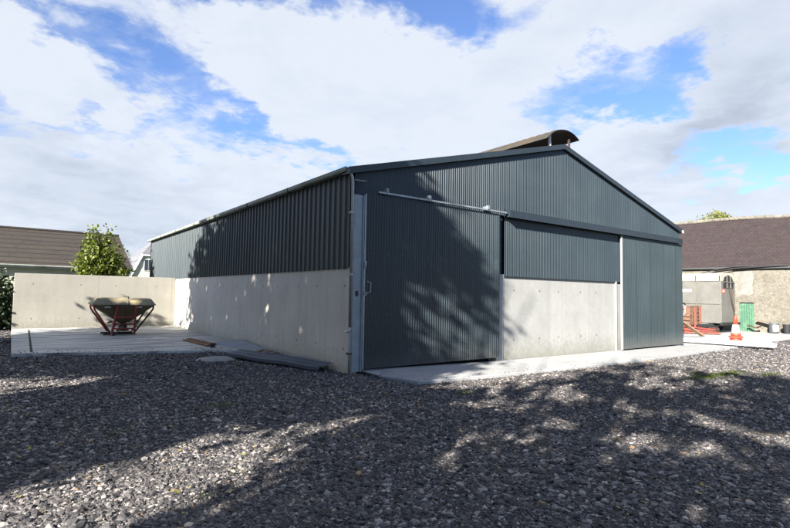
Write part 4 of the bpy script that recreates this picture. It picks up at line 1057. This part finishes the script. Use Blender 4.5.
# ------------------------------------------------------------------ sky
wd = bpy.data.worlds.new('World'); SC.world = wd; wd.use_nodes = True
nt = wd.node_tree; bg = nt.nodes['Background']
sky = nt.nodes.new('ShaderNodeTexSky'); sky.sky_type = 'NISHITA'; sky.sun_disc = False
sky.sun_elevation = SUN_EL; sky.sun_rotation = atan2(SUN.x, SUN.y) % (2 * pi); sky.air_density = 1.0; sky.dust_density = .4; sky.ozone_density = 2.0
tc = nt.nodes.new('ShaderNodeTexCoord'); D = tc.outputs['Generated']
s = nt.nodes.new('ShaderNodeSeparateXYZ'); nt.links.new(D, s.inputs[0])
zc = mth(nt, 'ADD', mth(nt, 'MAXIMUM', s.outputs[2], 0.0), .16)
cb = nt.nodes.new('ShaderNodeCombineXYZ'); nt.links.new(mth(nt, 'DIVIDE', s.outputs[0], zc), cb.inputs[0]); nt.links.new(mth(nt, 'DIVIDE', s.outputs[1], zc), cb.inputs[1])
P = cb.outputs[0]
n_a = noise(nt, P, 2.4, 10, .60, .35); n_b = noise(nt, P, 8.0, 8, .62, .5)
wv = nt.nodes.new('ShaderNodeTexNoise'); nt.links.new(P, wv.inputs['Vector']); wv.inputs['Scale'].default_value = 4.0; wv.inputs['Detail'].default_value = 8; wv.inputs['Roughness'].default_value = .6
w1 = nt.nodes.new('ShaderNodeVectorMath'); w1.operation = 'SUBTRACT'; nt.links.new(wv.outputs['Color'], w1.inputs[0]); w1.inputs[1].default_value = (.5, .5, .5)
w2 = nt.nodes.new('ShaderNodeVectorMath'); w2.operation = 'SCALE'; nt.links.new(w1.outputs[0], w2.inputs[0]); w2.inputs['Scale'].default_value = .24
w3 = nt.nodes.new('ShaderNodeVectorMath'); w3.operation = 'ADD'; nt.links.new(D, w3.inputs[0]); nt.links.new(w2.outputs[0], w3.inputs[1])
FOC = 509.089
PIT, ROL = .060087, .017466
Fv = Vector((sin(YAW) * cos(PIT), cos(YAW) * cos(PIT), sin(PIT))); R0v = Vector((cos(YAW), -sin(YAW), 0)); U0v = R0v.cross(Fv)
Rv = R0v * cos(ROL) + U0v * sin(ROL); Uv = -R0v * sin(ROL) + U0v * cos(ROL)
def sdir(u, v): return (Fv + Rv * (u - 395) / FOC - Uv * (v - 264) / FOC).normalized()
def blob(u, v, ru, rv, ang=0):
    """Elliptical soft spot in the sky around a world direction; radii in degrees."""
    c = sdir(u, v); rt = c.cross(Vector((0, 0, 1))).normalized(); up = rt.cross(c).normalized()
    a = rt * cos(radians(ang)) + up * sin(radians(ang)); b = up * cos(radians(ang)) - rt * sin(radians(ang))
    acc = None
    for ax, r in ((a, ru), (b, rv)):
        dn = nt.nodes.new('ShaderNodeVectorMath'); dn.operation = 'DOT_PRODUCT'; nt.links.new(w3.outputs[0], dn.inputs[0]); dn.inputs[1].default_value = ax / tan(radians(r))
        q_ = mth(nt, 'POWER', mth(nt, 'ABSOLUTE', dn.outputs['Value']), 2.0)
        acc = q_ if acc is None else mth(nt, 'ADD', acc, q_)
    dn = nt.nodes.new('ShaderNodeVectorMath'); dn.operation = 'DOT_PRODUCT'; nt.links.new(D, dn.inputs[0]); dn.inputs[1].default_value = c
    return mth(nt, 'MULTIPLY', mth(nt, 'EXPONENT', mth(nt, 'MULTIPLY', acc, -1.0)), mth(nt, 'GREATER_THAN', dn.outputs['Value'], 0.0))
bias = None
for (u, v, ru, rv, ang, k) in ((440, 5, 8, 3.2, -10, -.55), (250, -12, 12, 2.4, 0, -.45), (30, 5, 6, 1.6, -10, -.35), (150, 75, 6, 3.2, -50, -.30), (230, 110, 6, 1.8, -30, -.30), (320, 150, 8, 1.8, -12, -.38), (100, 130, 5, 1.2, 0, -.30),
                              (600, 75, 9, 2.4, 18, -.42), (690, 50, 4, 2.5, 50, -.35), (620, 100, 7, 1.8, 10, -.36), (740, 150, 6, 3.2, 10, -.38), (690, 205, 7, 3, 0, .15), (770, 170, 4, 2, 0, -.3), (560, 165, 3, 1, 0, -.12),
                              (620, 25, 11, 4.5, -10, .25), (290, 60, 9, 5, -10, .24), (430, 100, 12, 5, 0, .30), (150, 230, 24, 6, 0, .30), (60, 90, 7, 4, -15, .25), (740, 40, 4, 6, 0, .3), (640, 150, 8, 3, 20, .3), (760, 110, 4, 3, 0, .25), (135, 245, 3, 2.5, 0, -.25)):
    t = mth(nt, 'MULTIPLY', blob(u, v, ru, rv, ang), k); bias = t if bias is None else mth(nt, 'ADD', bias, t)
dens = mth(nt, 'ADD', mth(nt, 'ADD', mth(nt, 'MULTIPLY', n_a, .90), mth(nt, 'MULTIPLY', n_b, .55)), bias)
dn = nt.nodes.new('ShaderNodeVectorMath'); dn.operation = 'DOT_PRODUCT'; nt.links.new(D, dn.inputs[0]); dn.inputs[1].default_value = (sin(YAW), cos(YAW), 0)
dens = mth(nt, 'SUBTRACT', dens, mth(nt, 'MULTIPLY', mth(nt, 'SUBTRACT', .25, dn.outputs['Value'], clamp=True), .45))   # clearer sky behind the viewer
cov = ramp(nt, dens, [(.36, (.03, .03, .03)), (.48, (.22, .22, .22)), (.58, (.60, .60, .60)), (.70, (.97, .97, .97))])
# cloud brightness: bright edges, greyer thick parts
shade = noise(nt, P, 3.0, 9, .6, .3)
grey = None
for (u, v, ru, rv, ang, k) in ((750, 60, 6, 9, 0, .55), (620, 170, 9, 3, 15, .30), (690, 140, 6, 3, 30, .25), (80, 195, 15, 4, -5, .42), (60, 150, 9, 2.5, -8, .25), (540, 50, 7, 2.5, 0, .14), (140, 240, 5, 3, 0, .35)):
    t = mth(nt, 'MULTIPLY', blob(u, v, ru, rv, ang), k); grey = t if grey is None else mth(nt, 'ADD', grey, t)
gf = mth(nt, 'ADD', grey, mth(nt, 'MULTIPLY', mth(nt, 'SUBTRACT', shade, .49), 1.2), clamp=True)
CB = .215
ccol = ramp(nt, gf, [(0, (.84 * CB * 1.10, .90 * CB * 1.10, 1.0 * CB * 1.10)), (.5, (.76 * CB, .84 * CB, .97 * CB)), (1, (.50 * CB, .57 * CB, .69 * CB))])
skb = mixc(nt, 1.0, sky.outputs[0], (.037, .043, .058), 'MULTIPLY')
mixed = mixc(nt, cov, skb, ccol)
nt.links.new(mixed, bg.inputs[0]); bg.inputs[1].default_value = 1.0

sun = bpy.data.lights.new('Sun', 'SUN'); sun.energy = 5.0; sun.angle = radians(.53); sun.color = (1, .955, .89)
so = bpy.data.objects.new('Sun', sun); COL.objects.link(so); so.rotation_euler = SUN.to_track_quat('Z', 'Y').to_euler(); so.location = (-30, -20, 25)

# ------------------------------------------------------------------ camera
cam = bpy.data.cameras.new('Camera'); co = bpy.data.objects.new('Camera', cam); COL.objects.link(co)
cam.sensor_width = 36; cam.lens = FOC / 790 * 36; cam.clip_end = 3000; cam.clip_start = .05
mw = Matrix((Rv, Uv, -Fv)).transposed().to_4x4(); mw.translation = CAM; co.matrix_world = mw
SC.camera = co
SC.view_settings.view_transform = 'Standard'; SC.view_settings.look = 'None'; SC.view_settings.exposure = 2.05; SC.view_settings.gamma = 1
SC.view_settings.use_curve_mapping = False
SC.render.engine = 'CYCLES'; SC.cycles.max_bounces = 6; SC.cycles.transparent_max_bounces = 4
SC.cycles.use_denoising = True
for o in list(bpy.data.objects):
    if '_o' in o: del o['_o']
